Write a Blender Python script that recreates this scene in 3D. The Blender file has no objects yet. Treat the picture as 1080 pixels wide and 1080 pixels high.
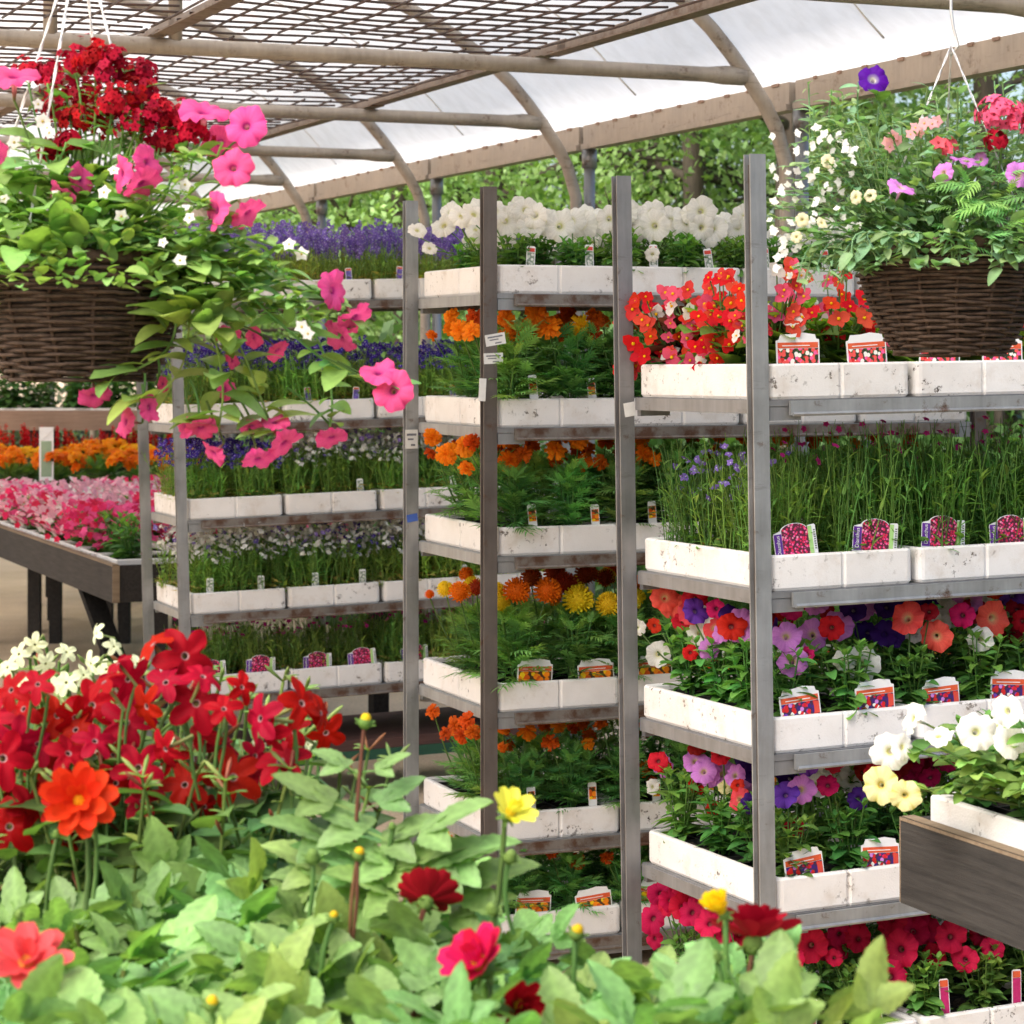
import bpy, math, random
import numpy as np
from mathutils import Matrix, Vector
random.seed(11); rng = np.random.default_rng(11)
scn = bpy.context.scene; COL = scn.collection
PI = math.pi; R = math.radians
F_PX = 2500.0; EYE = 1.52; HY = 375.0
U = random.uniform
def srgb(r, g, b, k=1.0):
    f = lambda c: (c/255/12.92 if c/255 <= .04045 else ((c/255+.055)/1.055)**2.4)*k
    return (f(r), f(g), f(b))
def at(px, py, Y): return np.array([(px-540)/F_PX*Y, Y, EYE+(HY-py)/F_PX*Y])

# ------------------------------------------------------------------ objects
def tag(o, label=None, cat=None, group=None, kind=None):
    if label: o['label'] = label
    if cat: o['category'] = cat
    if group: o['group'] = group
    if kind: o['kind'] = kind
    return o
def empty(name, M, label, cat, group=None):
    o = bpy.data.objects.new(name, None); COL.objects.link(o); o.empty_display_size = .03
    o.matrix_world = M if isinstance(M, Matrix) else Matrix.Translation(Vector(M))
    return tag(o, label, cat, group)
def link(name, mesh, parent=None, M=None):
    o = bpy.data.objects.new(name, mesh); COL.objects.link(o)
    if parent is not None: o.parent = parent
    if M is not None:
        if parent is not None: o.matrix_basis = M
        else: o.matrix_world = M
    return o
ORD = ['first','second','third','fourth','fifth','sixth','seventh','eighth','ninth','tenth','eleventh','twelfth','thirteenth','fourteenth','fifteenth','sixteenth']
def T(x, y, z): return Matrix.Translation((float(x), float(y), float(z)))
def RZ(a): return Matrix.Rotation(a, 4, 'Z')
def RX(a): return Matrix.Rotation(a, 4, 'X')
def RY(a): return Matrix.Rotation(a, 4, 'Y')
def m4(M3, loc, s=1.0):
    m = Matrix.Identity(4)
    for i in range(3):
        for j in range(3): m[i][j] = float(M3[i, j]*(s[j] if hasattr(s, '__len__') else s))
        m[i][3] = float(loc[i])
    return m

# ------------------------------------------------------------------ mesh builder
def nrm(v): v = np.asarray(v, float); return v/(np.linalg.norm(v)+1e-12)
def frame_y(d, n=(0, 0, 1)):
    d = nrm(d); n = np.asarray(n, float); z = n-np.dot(n, d)*d
    if np.linalg.norm(z) < 1e-4: z = np.array([1., 0, 0])-d[0]*d
    z = nrm(z); x = np.cross(d, z); return np.stack([x, d, z], 1)
def frame_z(d, roll=None):
    d = nrm(d); x = np.cross((0, 0, 1.), d)
    if np.linalg.norm(x) < 1e-4: x = np.array([1., 0, 0])
    x = nrm(x); y = np.cross(d, x); M = np.stack([x, y, d], 1)
    a = U(0, 2*PI) if roll is None else roll; c, s = math.cos(a), math.sin(a)
    return M @ np.array([[c, -s, 0], [s, c, 0], [0, 0, 1]])
class MB:
    def __init__(self): self.v = []; self.f = []; self.c = []; self.m = []; self.n = 0
    def add(self, V, F, C=(1, 1, 1), mi=0):
        V = np.asarray(V, float); C = np.asarray(C, float)
        if C.ndim == 1: C = np.tile(C, (len(V), 1))
        n = self.n; self.v.append(V); self.c.append(C)
        self.f.extend([tuple(i+n for i in f) for f in F]); self.m.extend([mi]*len(F)); self.n += len(V)
    def put(self, t, M3, loc, s=1.0, col=None, mi=0):
        V = (t[0]*s) @ M3.T+np.asarray(loc, float)
        C = t[2] if col is None else t[2]*np.asarray(col)
        self.add(V, t[1], C, mi)
    def box(self, x0, x1, y0, y1, z0, z1, C=(1, 1, 1), mi=0):
        V = [(x, y, z) for z in (z0, z1) for y in (y0, y1) for x in (x0, x1)]
        self.add(V, [(0, 2, 3, 1), (4, 5, 7, 6), (0, 1, 5, 4), (2, 6, 7, 3), (0, 4, 6, 2), (1, 3, 7, 5)], C, mi)
    def bar(self, a, b, w, h, C=(1, 1, 1), mi=0, up=(0, 0, 1)):
        a = np.asarray(a, float); b = np.asarray(b, float); M = frame_y(b-a, up); L = np.linalg.norm(b-a)
        V = np.array([(x, y, z) for z in (-h/2, h/2) for y in (0, L) for x in (-w/2, w/2)])
        self.add(V @ M.T+a, [(0, 2, 3, 1), (4, 5, 7, 6), (0, 1, 5, 4), (2, 6, 7, 3), (0, 4, 6, 2), (1, 3, 7, 5)], C, mi)
    def tube(self, P, r, n=6, C=(1, 1, 1), mi=0, closed=False, cap=True):
        P = np.asarray(P, float); k = len(P)
        rr = r if hasattr(r, '__len__') else [r]*k
        V = []; up = None
        for i in range(k):
            if closed: d = P[(i+1) % k]-P[i-1]
            else: d = P[min(i+1, k-1)]-P[max(i-1, 0)]
            d = nrm(d)
            if up is None: up = np.array([0, 0, 1.]) if abs(d[2]) < .9 else np.array([1., 0, 0])
            z = up-np.dot(up, d)*d
            z = nrm(z); up = z; x = np.cross(d, z)
            for j in range(n):
                a = 2*PI*j/n; V.append(P[i]+rr[i]*(math.cos(a)*x+math.sin(a)*z))
        F = []
        for i in range(k if closed else k-1):
            i2 = (i+1) % k
            for j in range(n):
                F.append((i*n+j, i*n+(j+1) % n, i2*n+(j+1) % n, i2*n+j))
        if cap and not closed:
            F.append(tuple(reversed(range(n)))); F.append(tuple((k-1)*n+j for j in range(n)))
        self.add(V, F, C, mi)
    def mesh(self, name, mats, smooth=False):
        me = bpy.data.meshes.new(name)
        if self.n:
            V = np.concatenate(self.v); C = np.concatenate(self.c)
            me.from_pydata(V.tolist(), [], self.f)
            ca = me.color_attributes.new('col', 'FLOAT_COLOR', 'POINT')
            C4 = np.ones((len(V), 4)); C4[:, :3] = C
            ca.data.foreach_set('color', C4.ravel().astype(np.float32))
            if not isinstance(mats, (list, tuple)): mats = [mats]
            for m in mats: me.materials.append(m)
            if len(mats) > 1: me.polygons.foreach_set('material_index', np.array(self.m, np.int32))
            if smooth: me.polygons.foreach_set('use_smooth', np.ones(len(self.f), bool))
            me.update()
        return me
    def obj(self, name, mats, parent=None, M=None, smooth=False): return link(name, self.mesh(name, mats, smooth), parent, M)

# ------------------------------------------------------------------ materials
def nodes(name):
    m = bpy.data.materials.new(name); m.use_nodes = True; nt = m.node_tree; nt.nodes.clear()
    out = nt.nodes.new('ShaderNodeOutputMaterial'); return m, nt, out
def N(nt, t, **kw):
    n = nt.nodes.new(t)
    for k, v in kw.items():
        if k in n.inputs: n.inputs[k].default_value = v
        else: setattr(n, k, v)
    return n
def coord(nt, which='Object', scale=(1, 1, 1)):
    tc = N(nt, 'ShaderNodeTexCoord'); mp = N(nt, 'ShaderNodeMapping'); mp.inputs['Scale'].default_value = scale
    nt.links.new(tc.outputs[which], mp.inputs['Vector']); return mp.outputs['Vector']
def ramp(nt, fac, stops, interp='LINEAR'):
    r = N(nt, 'ShaderNodeValToRGB'); r.color_ramp.interpolation = interp; e = r.color_ramp.elements
    while len(e) < len(stops): e.new(.5)
    for k, (p, c) in enumerate(stops): e[k].position = p; e[k].color = (*c, 1) if len(c) == 3 else c
    nt.links.new(fac, r.inputs['Fac']); return r.outputs['Color']
def mix(nt, f, a, b, mode='MIX'):
    n = N(nt, 'ShaderNodeMix'); n.data_type = 'RGBA'; n.blend_type = mode
    for s, v in ((n.inputs['Factor'], f), (n.inputs[6], a), (n.inputs[7], b)):
        if hasattr(v, 'is_linked') or hasattr(v, 'links'): nt.links.new(v, s)
        elif isinstance(v, tuple): s.default_value = (*v, 1)
        else: s.default_value = v
    return n.outputs[2]
def mathn(nt, op, a, b=None):
    n = N(nt, 'ShaderNodeMath'); n.operation = op
    for i, v in enumerate((a, b)):
        if v is None: continue
        if hasattr(v, 'links'): nt.links.new(v, n.inputs[i])
        else: n.inputs[i].default_value = v
    return n.outputs[0]
def noise(nt, vec, scale, detail=4, rough=.6):
    n = N(nt, 'ShaderNodeTexNoise', Scale=scale, Detail=detail, Roughness=rough); nt.links.new(vec, n.inputs['Vector']); return n.outputs['Fac']
def bump(nt, h, strength, dist=.01):
    b = N(nt, 'ShaderNodeBump', Strength=strength, Distance=dist); nt.links.new(h, b.inputs['Height']); return b.outputs['Normal']
def bsdf(nt, out, color, rough=.6, metal=0., spec=.5, normal=None):
    p = N(nt, 'ShaderNodeBsdfPrincipled', Metallic=metal)
    p.inputs['Specular IOR Level'].default_value = spec
    if hasattr(color, 'links'): nt.links.new(color, p.inputs['Base Color'])
    else: p.inputs['Base Color'].default_value = (*color, 1)
    if hasattr(rough, 'links'): nt.links.new(rough, p.inputs['Roughness'])
    else: p.inputs['Roughness'].default_value = rough
    if normal is not None: nt.links.new(normal, p.inputs['Normal'])
    if out is not None: nt.links.new(p.outputs[0], out.inputs['Surface'])
    return p
def plant_mat(name, rough, spec, trans, var=.25, huev=.02, nscale=60., tmul=(1.25, 1.35, .55), bumpk=.15):
    m, nt, out = nodes(name)
    at_ = N(nt, 'ShaderNodeAttribute'); at_.attribute_name = 'col'
    oi = N(nt, 'ShaderNodeObjectInfo')
    hs = N(nt, 'ShaderNodeHueSaturation')
    nt.links.new(at_.outputs['Color'], hs.inputs['Color'])
    h = N(nt, 'ShaderNodeMapRange'); nt.links.new(oi.outputs['Random'], h.inputs['Value']); h.inputs['To Min'].default_value = .5-huev; h.inputs['To Max'].default_value = .5+huev
    nt.links.new(h.outputs[0], hs.inputs['Hue'])
    vv = mathn(nt, 'FRACT', mathn(nt, 'MULTIPLY', oi.outputs['Random'], 7.31))
    v = N(nt, 'ShaderNodeMapRange'); nt.links.new(vv, v.inputs['Value']); v.inputs['To Min'].default_value = 1-var; v.inputs['To Max'].default_value = 1+var*.8
    nt.links.new(v.outputs[0], hs.inputs['Value'])
    vec = coord(nt, 'Object'); nz = noise(nt, vec, nscale, 3)
    c = mix(nt, .5, hs.outputs[0], ramp(nt, nz, [(.25, (.55, .55, .55)), (.75, (1.3, 1.3, 1.25))]), 'MULTIPLY')
    p = bsdf(nt, None, c, rough, 0, spec, bump(nt, nz, bumpk, .004))
    t = N(nt, 'ShaderNodeBsdfTranslucent')
    tc = mix(nt, 1., c, tmul, 'MULTIPLY'); nt.links.new(tc, t.inputs['Color'])
    ms = N(nt, 'ShaderNodeMixShader'); ms.inputs[0].default_value = trans
    nt.links.new(p.outputs[0], ms.inputs[1]); nt.links.new(t.outputs[0], ms.inputs[2]); nt.links.new(ms.outputs[0], out.inputs['Surface'])
    return m
M_LEAF = plant_mat('leaf', .5, .35, .38)
M_TREE = plant_mat('tree_leaf', .45, .5, .35, .2, .02, 3.)
M_PETAL = plant_mat('petal', .6, .12, .38, .12, .008, 40., (1.1, 1.05, 1.05), .1)
def metal_mat(name, a, b, rust=0., rustc=(.10, .045, .02), met=.55, sc=9.):
    m, nt, out = nodes(name); v = coord(nt, 'Object'); n1 = noise(nt, v, sc, 6); n2 = noise(nt, coord(nt, 'Object', (1, 1, .12)), 60, 4)
    c = ramp(nt, mathn(nt, 'ADD', mathn(nt, 'MULTIPLY', n1, .65), mathn(nt, 'MULTIPLY', n2, .35)), [(.3, a), (.7, b)])
    n4 = noise(nt, coord(nt, 'Object', (.6, .6, 5.)), 6, 8, .8)
    c = mix(nt, ramp(nt, n4, [(.58, (0, 0, 0)), (.70, (.55, .55, .55))]), c, (.07, .06, .05))
    if rust > 0:
        n3 = noise(nt, v, 14, 7, .7); c = mix(nt, ramp(nt, n3, [(.62-rust*.4, (0, 0, 0)), (.72-rust*.3, (1, 1, 1))]), c, rustc)
    bsdf(nt, out, c, ramp(nt, n1, [(.3, (.35,)*3), (.7, (.62,)*3)]), met, .5, bump(nt, n1, .12, .003)); return m
M_GALV = metal_mat('galvanised_steel', (0.200, 0.201, 0.202), (0.400, 0.408, 0.410), .05)
M_POSTD = metal_mat('weathered_brown_steel', (0.082, 0.067, 0.060), (0.163, 0.138, 0.122), .1, met=.35)
M_POSTM = metal_mat('grey_steel', (0.160, 0.158, 0.160), (0.307, 0.305, 0.309), .05)
M_TUBE = metal_mat('old_tube_steel', (0.267, 0.232, 0.195), (0.462, 0.407, 0.347), .08, (.14, .09, .06), .25)
M_EAVE = metal_mat('gutter_beam', (0.292, 0.242, 0.190), (0.438, 0.366, 0.298), .12, (.17, .12, .08), .1)
M_RUSTY = metal_mat('rusty_lip', (0.136, 0.112, 0.096), (0.240, 0.216, 0.192), .38, (.10, .05, .03), .35)
M_RAIL = metal_mat('rusty_angle_iron', (0.132, 0.096, 0.070), (0.273, 0.212, 0.167), .3, (.12, .065, .035), .25)
M_MESHW = metal_mat('rusty_wire', (.028, .016, .012), (.06, .034, .026), .3, (.075, .03, .015), .1)
def foam():
    m, nt, out = nodes('foam'); v = coord(nt, 'Object'); oi = N(nt, 'ShaderNodeObjectInfo')
    av = N(nt, 'ShaderNodeVectorMath'); av.operation = 'ADD'; nt.links.new(v, av.inputs[0])
    cx = N(nt, 'ShaderNodeCombineXYZ'); o7 = mathn(nt, 'MULTIPLY', oi.outputs['Random'], 37.); nt.links.new(o7, cx.inputs[0]); nt.links.new(o7, cx.inputs[1]); nt.links.new(cx.outputs[0], av.inputs[1])
    v = av.outputs[0]
    n1 = noise(nt, v, 5, 5); c = ramp(nt, n1, [(.3, (.66, .63, .60)), (.65, (.77, .75, .73))])
    n2 = noise(nt, v, 46, 6, .75); n3 = noise(nt, v, 6.5, 3)
    spk = mathn(nt, 'MULTIPLY', ramp(nt, n2, [(.575, (0, 0, 0)), (.64, (1, 1, 1))]), ramp(nt, n3, [(.47, (0, 0, 0)), (.60, (1, 1, 1))]))
    c = mix(nt, spk, c, (.055, .04, .03))
    n5 = noise(nt, v, 13, 5, .7)
    c = mix(nt, ramp(nt, n5, [(.52, (0, 0, 0)), (.75, (.55, .55, .55))]), c, (.50, .42, .34))
    vo = N(nt, 'ShaderNodeTexVoronoi', Scale=260.); nt.links.new(v, vo.inputs['Vector'])
    bsdf(nt, out, c, .75, 0, .3, bump(nt, vo.outputs['Distance'], .2, .002)); return m
M_FOAM = foam()
def simple(name, a, b, sc=8., rough=.7, metal=0., bk=.2, bd=.005, scale=(1, 1, 1), spec=.4):
    m, nt, out = nodes(name); n = noise(nt, coord(nt, 'Object', scale), sc, 6); bsdf(nt, out, ramp(nt, n, [(.3, a), (.7, b)]), rough, metal, spec, bump(nt, n, bk, bd)); return m
M_SOIL = simple('soil', (.012, .008, .006), (.045, .03, .02), 120, .9, 0, .8, .01)
M_CELL = simple('black_plastic', (.008, .008, .008), (.02, .02, .02), 20, .4)
M_CARDW = simple('white_plastic', (.72, .72, .72), (.80, .80, .79), 15, .4, 0, .02)
M_TAPE = simple('paper_tape', (.62, .60, .56), (.74, .73, .70), 40, .7, 0, .05)
M_INK = simple('ink', (.10, .10, .13), (.20, .20, .22), 90, .7, 0, .02)
M_BLUE = simple('blue_tape', (.03, .08, .35), (.06, .14, .5), 20, .5, 0, .05)
M_ORNG = simple('orange_print', (.62, .07, .02), (.70, .12, .04), 60, .45, 0, .02)
M_PURP = simple('purple_print', (.09, .015, .22), (.13, .02, .30), 30, .45, 0, .02)
M_GRNP = simple('pale_green_print', (.32, .55, .17), (.42, .65, .26), 30, .45, 0, .02)
M_MAGP = simple('magenta_print', (.38, .01, .09), (.55, .02, .16), 150, .45, 0, .02)
M_REDH = simple('red_header_print', (.60, .05, .03), (.66, .08, .05), 30, .45, 0, .02)
def wood(name, a, b, sc=(1, 14, 14), s=6.):
    m, nt, out = nodes(name); v = coord(nt, 'Object', sc); n = noise(nt, v, s, 8, .7); n2 = noise(nt, coord(nt, 'Object'), 3, 4)
    c = mix(nt, .6, ramp(nt, n, [(.3, a), (.7, b)]), ramp(nt, n2, [(.3, (.6, .6, .6)), (.7, (1.25, 1.25, 1.25))]), 'MULTIPLY')
    n3 = noise(nt, v, 22, 6, .8); c = mix(nt, ramp(nt, n3, [(.66, (0, 0, 0)), (.74, (.7, .7, .7))]), c, (.34, .28, .21))
    bsdf(nt, out, c, .75, 0, .3, bump(nt, n, .5, .004)); return m
M_WOOD = wood('dark_stained_wood', (.012, .010, .009), (.042, .036, .032), (14, 1, 14))
M_WOODR = wood('charcoal_stained_wood', (.013, .0118, .011), (.050, .045, .041), (16, .8, 16))
M_WOODX = wood('cut_wood_edge', (.16, .11, .07), (.28, .21, .14))
M_WOODB = wood('faded_brown_plank', (.24, .15, .11), (.34, .23, .17))
M_WOODP = wood('red_brown_board', (.06, .028, .024), (.10, .05, .04))
M_WICK = wood('wicker', (.022, .013, .009), (.095, .058, .038), (6, 6, 6), 14.)
M_WIRE = simple('zinc_wire', (.45, .45, .45), (.6, .6, .6), 30, .35, .7, .02)
M_STRING = simple('white_plastic_hanger', (.7, .7, .68), (.8, .8, .78), 30, .4, 0, .02)
M_POT = simple('dark_plastic_pot', (.012, .012, .012), (.03, .03, .03), 9, .45)
M_GRNM = simple('green_paint', (.012, .06, .035), (.022, .09, .05), 20, .5)
M_BARK = wood('bark', (.05, .04, .03), (.13, .10, .075), (8, 8, 1.2), 5.)
def ground_mat():
    m, nt, out = nodes('sandy_ground'); v = coord(nt, 'Object'); n = noise(nt, v, 1.3, 8, .65); n2 = noise(nt, v, 70, 4); n3 = noise(nt, v, .5, 4)
    c = mix(nt, .5, ramp(nt, n, [(.3, (.56, .41, .26)), (.7, (.80, .62, .43))]), ramp(nt, n2, [(.3, (.6, .6, .6)), (.7, (1.2, 1.2, 1.2))]), 'MULTIPLY')
    bsdf(nt, out, c, .9, 0, .2, bump(nt, mathn(nt, 'ADD', n, n2), .5, .02)); return m
M_GROUND = ground_mat()
def film():
    m, nt, out = nodes('white_polythene'); v = coord(nt, 'Object'); n = noise(nt, v, 1.2, 6); n2 = noise(nt, coord(nt, 'Object', (2., 12., 12.)), 1.5, 4)
    c = mix(nt, .5, ramp(nt, n, [(.3, (.87, .835, .78)), (.7, (.94, .905, .85))]), ramp(nt, n2, [(.35, (.86, .85, .83)), (.6, (1, 1, 1))]), 'MULTIPLY')
    d = N(nt, 'ShaderNodeBsdfDiffuse'); nt.links.new(c, d.inputs[0]); t = N(nt, 'ShaderNodeBsdfTranslucent'); nt.links.new(c, t.inputs[0])
    nt.links.new(bump(nt, n2, .3, .02), d.inputs['Normal'])
    ms = N(nt, 'ShaderNodeMixShader'); ms.inputs[0].default_value = .76
    nt.links.new(d.outputs[0], ms.inputs[1]); nt.links.new(t.outputs[0], ms.inputs[2]); nt.links.new(ms.outputs[0], out.inputs['Surface']); return m
M_FILM = film()
def picture(name, scale, stops, dots=None):
    m, nt, out = nodes(name); v = coord(nt, 'Object')
    vo = N(nt, 'ShaderNodeTexVoronoi', Scale=scale); nt.links.new(v, vo.inputs['Vector'])
    sp = N(nt, 'ShaderNodeSeparateColor'); nt.links.new(vo.outputs['Color'], sp.inputs[0])
    c = ramp(nt, sp.outputs[0], stops, 'CONSTANT')
    if dots: c = mix(nt, ramp(nt, mathn(nt, 'MULTIPLY', vo.outputs['Distance'], 1.), [(dots[0], (0, 0, 0)), (dots[0]+.08, (1, 1, 1))]), c, dots[1])
    bsdf(nt, out, c, .4, 0, .4); return m
RED = (.60, .012, .012); CORAL = (.78, .085, .075); MAG = (.62, .012, .13); LILAC = (.60, .22, .62); VIOLET = (.16, .045, .42); DEEP = (.045, .012, .16)
WHITE = (.82, .80, .72); PINK = (.84, .10, .31); CRIM = (.66, .014, .085); DRED = (.30, .008, .012); ORANGE = (.88, .245, .008); YEL = (.86, .56, .01); RORNG = (.70, .10, .006)
PETPIC = picture('petunia_picture', 130, [(0, RED), (.28, LILAC), (.42, DEEP), (.56, WHITE), (.74, VIOLET), (.85, CRIM)], (.55, (.05, .02, .06)))
DIAPIC = picture('dianthus_picture', 190, [(0, CRIM), (.4, PINK), (.7, (.5, .03, .12)), (.9, (.8, .3, .4))], (.42, (.09, .01, .03)))
MARPIC = picture('marigold_picture', 75, [(0, ORANGE), (.4, RORNG), (.62, YEL), (.85, ORANGE)], (.55, (.08, .04, .015)))
BEGPIC = picture('begonia_picture', 130, [(0, CORAL), (.3, WHITE), (.5, PINK), (.7, RED), (.85, (.03, .1, .02))], (.55, (.02, .035, .01)))
LOBPIC = picture('lobelia_picture', 160, [(0, VIOLET), (.4, (.2, .12, .5)), (.7, (.3, .3, .6))], (.5, (.1, .1, .3)))
WHIPIC = picture('white_flower_picture', 160, [(0, (.5, .52, .45)), (.4, (.65, .65, .6)), (.7, (.25, .32, .22))], (.5, (.2, .25, .2)))

# ------------------------------------------------------------------ leaf + petal templates: (V, F, C)
def blade(n, prof, W, cup=.25, droop=.25, cols=1, tooth=0., ripple=0., midc=1.15, wav=0., seed=0):
    V = []; C = []; k = 2*cols+1; r = random.Random(seed)
    for i in range(n+1):
        t = i/n; w = .5*W*prof(t)
        for j in range(-cols, cols+1):
            u = j/cols; ww = w
            if abs(j) == cols and tooth: ww = w*(1+tooth*(1 if i % 2 else -1))
            z = cup*abs(u)**1.5*w-droop*t*t+ripple*W*math.sin(t*n*PI/1.5+abs(u)*2.2)*abs(u)*(1-t)
            z += wav*math.sin(5*t+3*u+seed)*W
            V.append((u*ww, t-(.06*abs(u) if tooth else 0)*(1-t), z)); C.append([midc if j == 0 else (1.0 if not tooth else (1.10 if (i+abs(j)) % 3 == 0 else .94))]*3)
    F = [(i*k+j, i*k+j+1, (i+1)*k+j+1, (i+1)*k+j) for i in range(n) for j in range(k-1)]
    return np.array(V), F, np.array(C)
ov = lambda t: max(.04, math.sin(PI*min(1, t**.8))**.62)
lan = lambda t: max(.05, math.sin(PI*t**.6))
rnd = lambda t: max(.05, math.sin(PI*t**.9)**.5)
L_OV = blade(7, ov, .52, .28, .25, 1, 0, 0, 1.12, .02); L_OV2 = blade(7, ov, .62, .25, .4, 1, 0, 0, 1.12, .03, 3)
L_LAN = blade(4, lan, .2, .3, .35); L_NAR = blade(3, lan, .09, .2, .25)
L_RND = blade(5, rnd, .95, .35, .35); L_BIG = blade(8, ov, .62, .25, .45, 2, 0, .03, 1.18, .03)
dhp = lambda t: max(.02, min(1, (t*2.4+.14))**.7*(1 if t < .38 else max(0, math.cos((t-.38)/.62*PI/2))**.68))
L_DAH = [blade(14, dhp, .64, .20, .10+.14*i, 3, .065, .012, 1.2, .02, i) for i in range(3)]
def combine(items):
    V = []; F = []; C = []; n = 0
    for (t, M, loc, s, col) in items:
        V.append((t[0]*s) @ M.T+np.asarray(loc, float)); F += [tuple(i+n for i in f) for f in t[1]]; C.append(t[2]*np.asarray(col)); n += len(t[0])
    return np.concatenate(V), F, np.concatenate(C)
def pinnate(k=6, W=.2):
    it = [(L_NAR, np.eye(3), (0, 0, 0), 1.0, (.9,)*3)]
    for i in range(k):
        t = .18+.72*i/k; z = -.25*t*t
        for s in (-1, 1):
            a = s*R(52-20*t); d = np.array([math.sin(a), math.cos(a), U(-.1, .15)])
            it.append((L_LAN, frame_y(d), (0, t, z), .40*(1-.45*abs(t-.45)), (1,)*3))
    it.append((L_LAN, np.eye(3), (0, .88, -.2), .3, (1,)*3)); return combine(it)
L_PIN = [pinnate(6) for _ in range(2)]
def dahlia_leaf(i):
    it = [(L_DAH[i % 3], np.eye(3), (0, .38, -.05), .72, (1,)*3), (L_NAR, np.eye(3), (0, 0, 0), .5, (.95, .9, .8))]
    for s in (-1, 1):
        a = s*R(58); it.append((L_DAH[(i+1) % 3], frame_y((math.sin(a), math.cos(a), -.08), (0, 0, 1)), (0, .36, -.03), .5, (1,)*3))
        if i == 2: it.append((L_DAH[i % 3], frame_y((math.sin(a*1.2), math.cos(a*1.2), -.1)), (0, .16, 0), .34, (1,)*3))
    return combine(it)
L_DC = [dahlia_leaf(i) for i in range(3)]
def lerp(a, b, t): return tuple(x*(1-t)+y*t for x, y in zip(a, b))
def petunia(col, throat, vein=None, lobes=5, seed=0, notch=.07, ruffle=.085, tube=.9):
    r = random.Random(seed); V = []; C = []; nA = 40; vein = vein or lerp(col, throat, .3); ph = r.uniform(0, 6)
    green = (.12, .2, .05)
    rings = [(.05, -tube-.15, green), (.085, -tube*.8, lerp(col, green, .6)), (.10, -tube*.45, lerp(col, (.8, .7, .6), .4)), (.15, -.16, throat), (.22, -.04, lerp(throat, col, .65)), (.42, .05, col), (.64, .085, col), (.84, .075, col), (1., .02, col)]
    for q, (rad, z, c) in enumerate(rings):
        for i in range(nA):
            a = 2*PI*i/nA; lob = abs(math.sin(lobes*a/2)); g = max(0, (rad-.3)/.7)
            rr = rad*(1-notch*(1-lob**.6)*g*1.2); zz = z+g*(ruffle*math.sin(2*a+ph)*1.4+ruffle*math.sin(3*a+ph*3)+g*ruffle*.75*math.sin(12*a+ph*2)+g*.03*math.sin(17*a)-.20*(1-lob**.5)*(.3+.7*g)); rr *= 1+.05*g*math.sin(9*a+ph)+.04*math.sin(2*a+ph*2)
            V.append((rr*math.cos(a), rr*math.sin(a), zz)); v = (1-lob**.35)*g
            k_ = (1.02 if i % 2 else .945) if rad > .2 else 1.; c2 = lerp(c, vein, min(1, v*1.0)) if rad > .3 else c; C.append(tuple(q_*k_ for q_ in c2))
    F = [(q*nA+i, q*nA+(i+1) % nA, (q+1)*nA+(i+1) % nA, (q+1)*nA+i) for q in range(len(rings)-1) for i in range(nA)]
    return np.array(V), F, np.array(C)
def star5(col, throat=(.75, .65, .6), tube=1.6, seed=0, green=(.30, .36, .13)):
    r = random.Random(seed); V = []; C = []; nA = 40
    rings = [(.09, -tube, green), (.07, -tube*.75, green), (.085, -tube*.3, lerp(col, green, .75)), (.085, -.05, (.05, .012, .012)), (.10, .02, throat), (.145, .03, col), (.42, .06, col), (.72, .04, col), (1., -.04, col)]
    ph = r.uniform(0, 6)
    for q, (rad, z, c) in enumerate(rings):
        for i in range(nA):
            a = 2*PI*i/nA; g = max(0, (rad-.2)/.8); x = abs(((a*5/(2*PI)) % 1)-.5)*2
            rr = rad*(1-g*.58*max(0, x)**1.7)*(1+.05*g*math.sin(3*a+ph)); V.append((rr*math.cos(a), rr*math.sin(a), z+g*(.12*math.cos(5*a)+.10*math.sin(2*a+ph)+.04*math.sin(a*10)))); C.append(lerp(c, tuple(k*.75 for k in c), .6 if (rad > .3 and x < .12) else 0))
    F = [(q*nA+i, q*nA+(i+1) % nA, (q+1)*nA+(i+1) % nA, (q+1)*nA+i) for q in range(len(rings)-1) for i in range(nA)]
    return np.array(V), F, np.array(C)
P_PET = blade(5, lambda t: max(.12, math.sin(PI*(.12+.8*t))**.7), .42, .5, .0, 2, 0, 0, .92)
P_WIDE = blade(5, lambda t: max(.15, (t+.05)**.7 if t < .85 else .75), .50, -.25, .3, 2, .10, .16, .92)
P_DAH = blade(7, lambda t: max(.16, min(1, (t*1.5+.15))*(1 if t < .6 else math.cos((t-.6)/.4*1.35)**.55)), .56, .38, -.12, 2, 0, .03, .9)
P_RND = blade(4, rnd, .9, .3, .1, 1, 0, 0, 1.)
def ball(r, n=8, m=5, col=(1, 1, 1), half=False):
    V = []; F = []
    for i in range(m+1):
        th = PI*i/m*(.5 if half else 1)
        for j in range(n): V.append((r*math.sin(th)*math.cos(2*PI*j/n), r*math.sin(th)*math.sin(2*PI*j/n), r*math.cos(th)))
    for i in range(m):
        for j in range(n): F.append((i*n+j, (i+1)*n+j, (i+1)*n+(j+1) % n, i*n+(j+1) % n))
    return np.array(V), F, np.tile(np.array(col), (len(V), 1))
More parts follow.
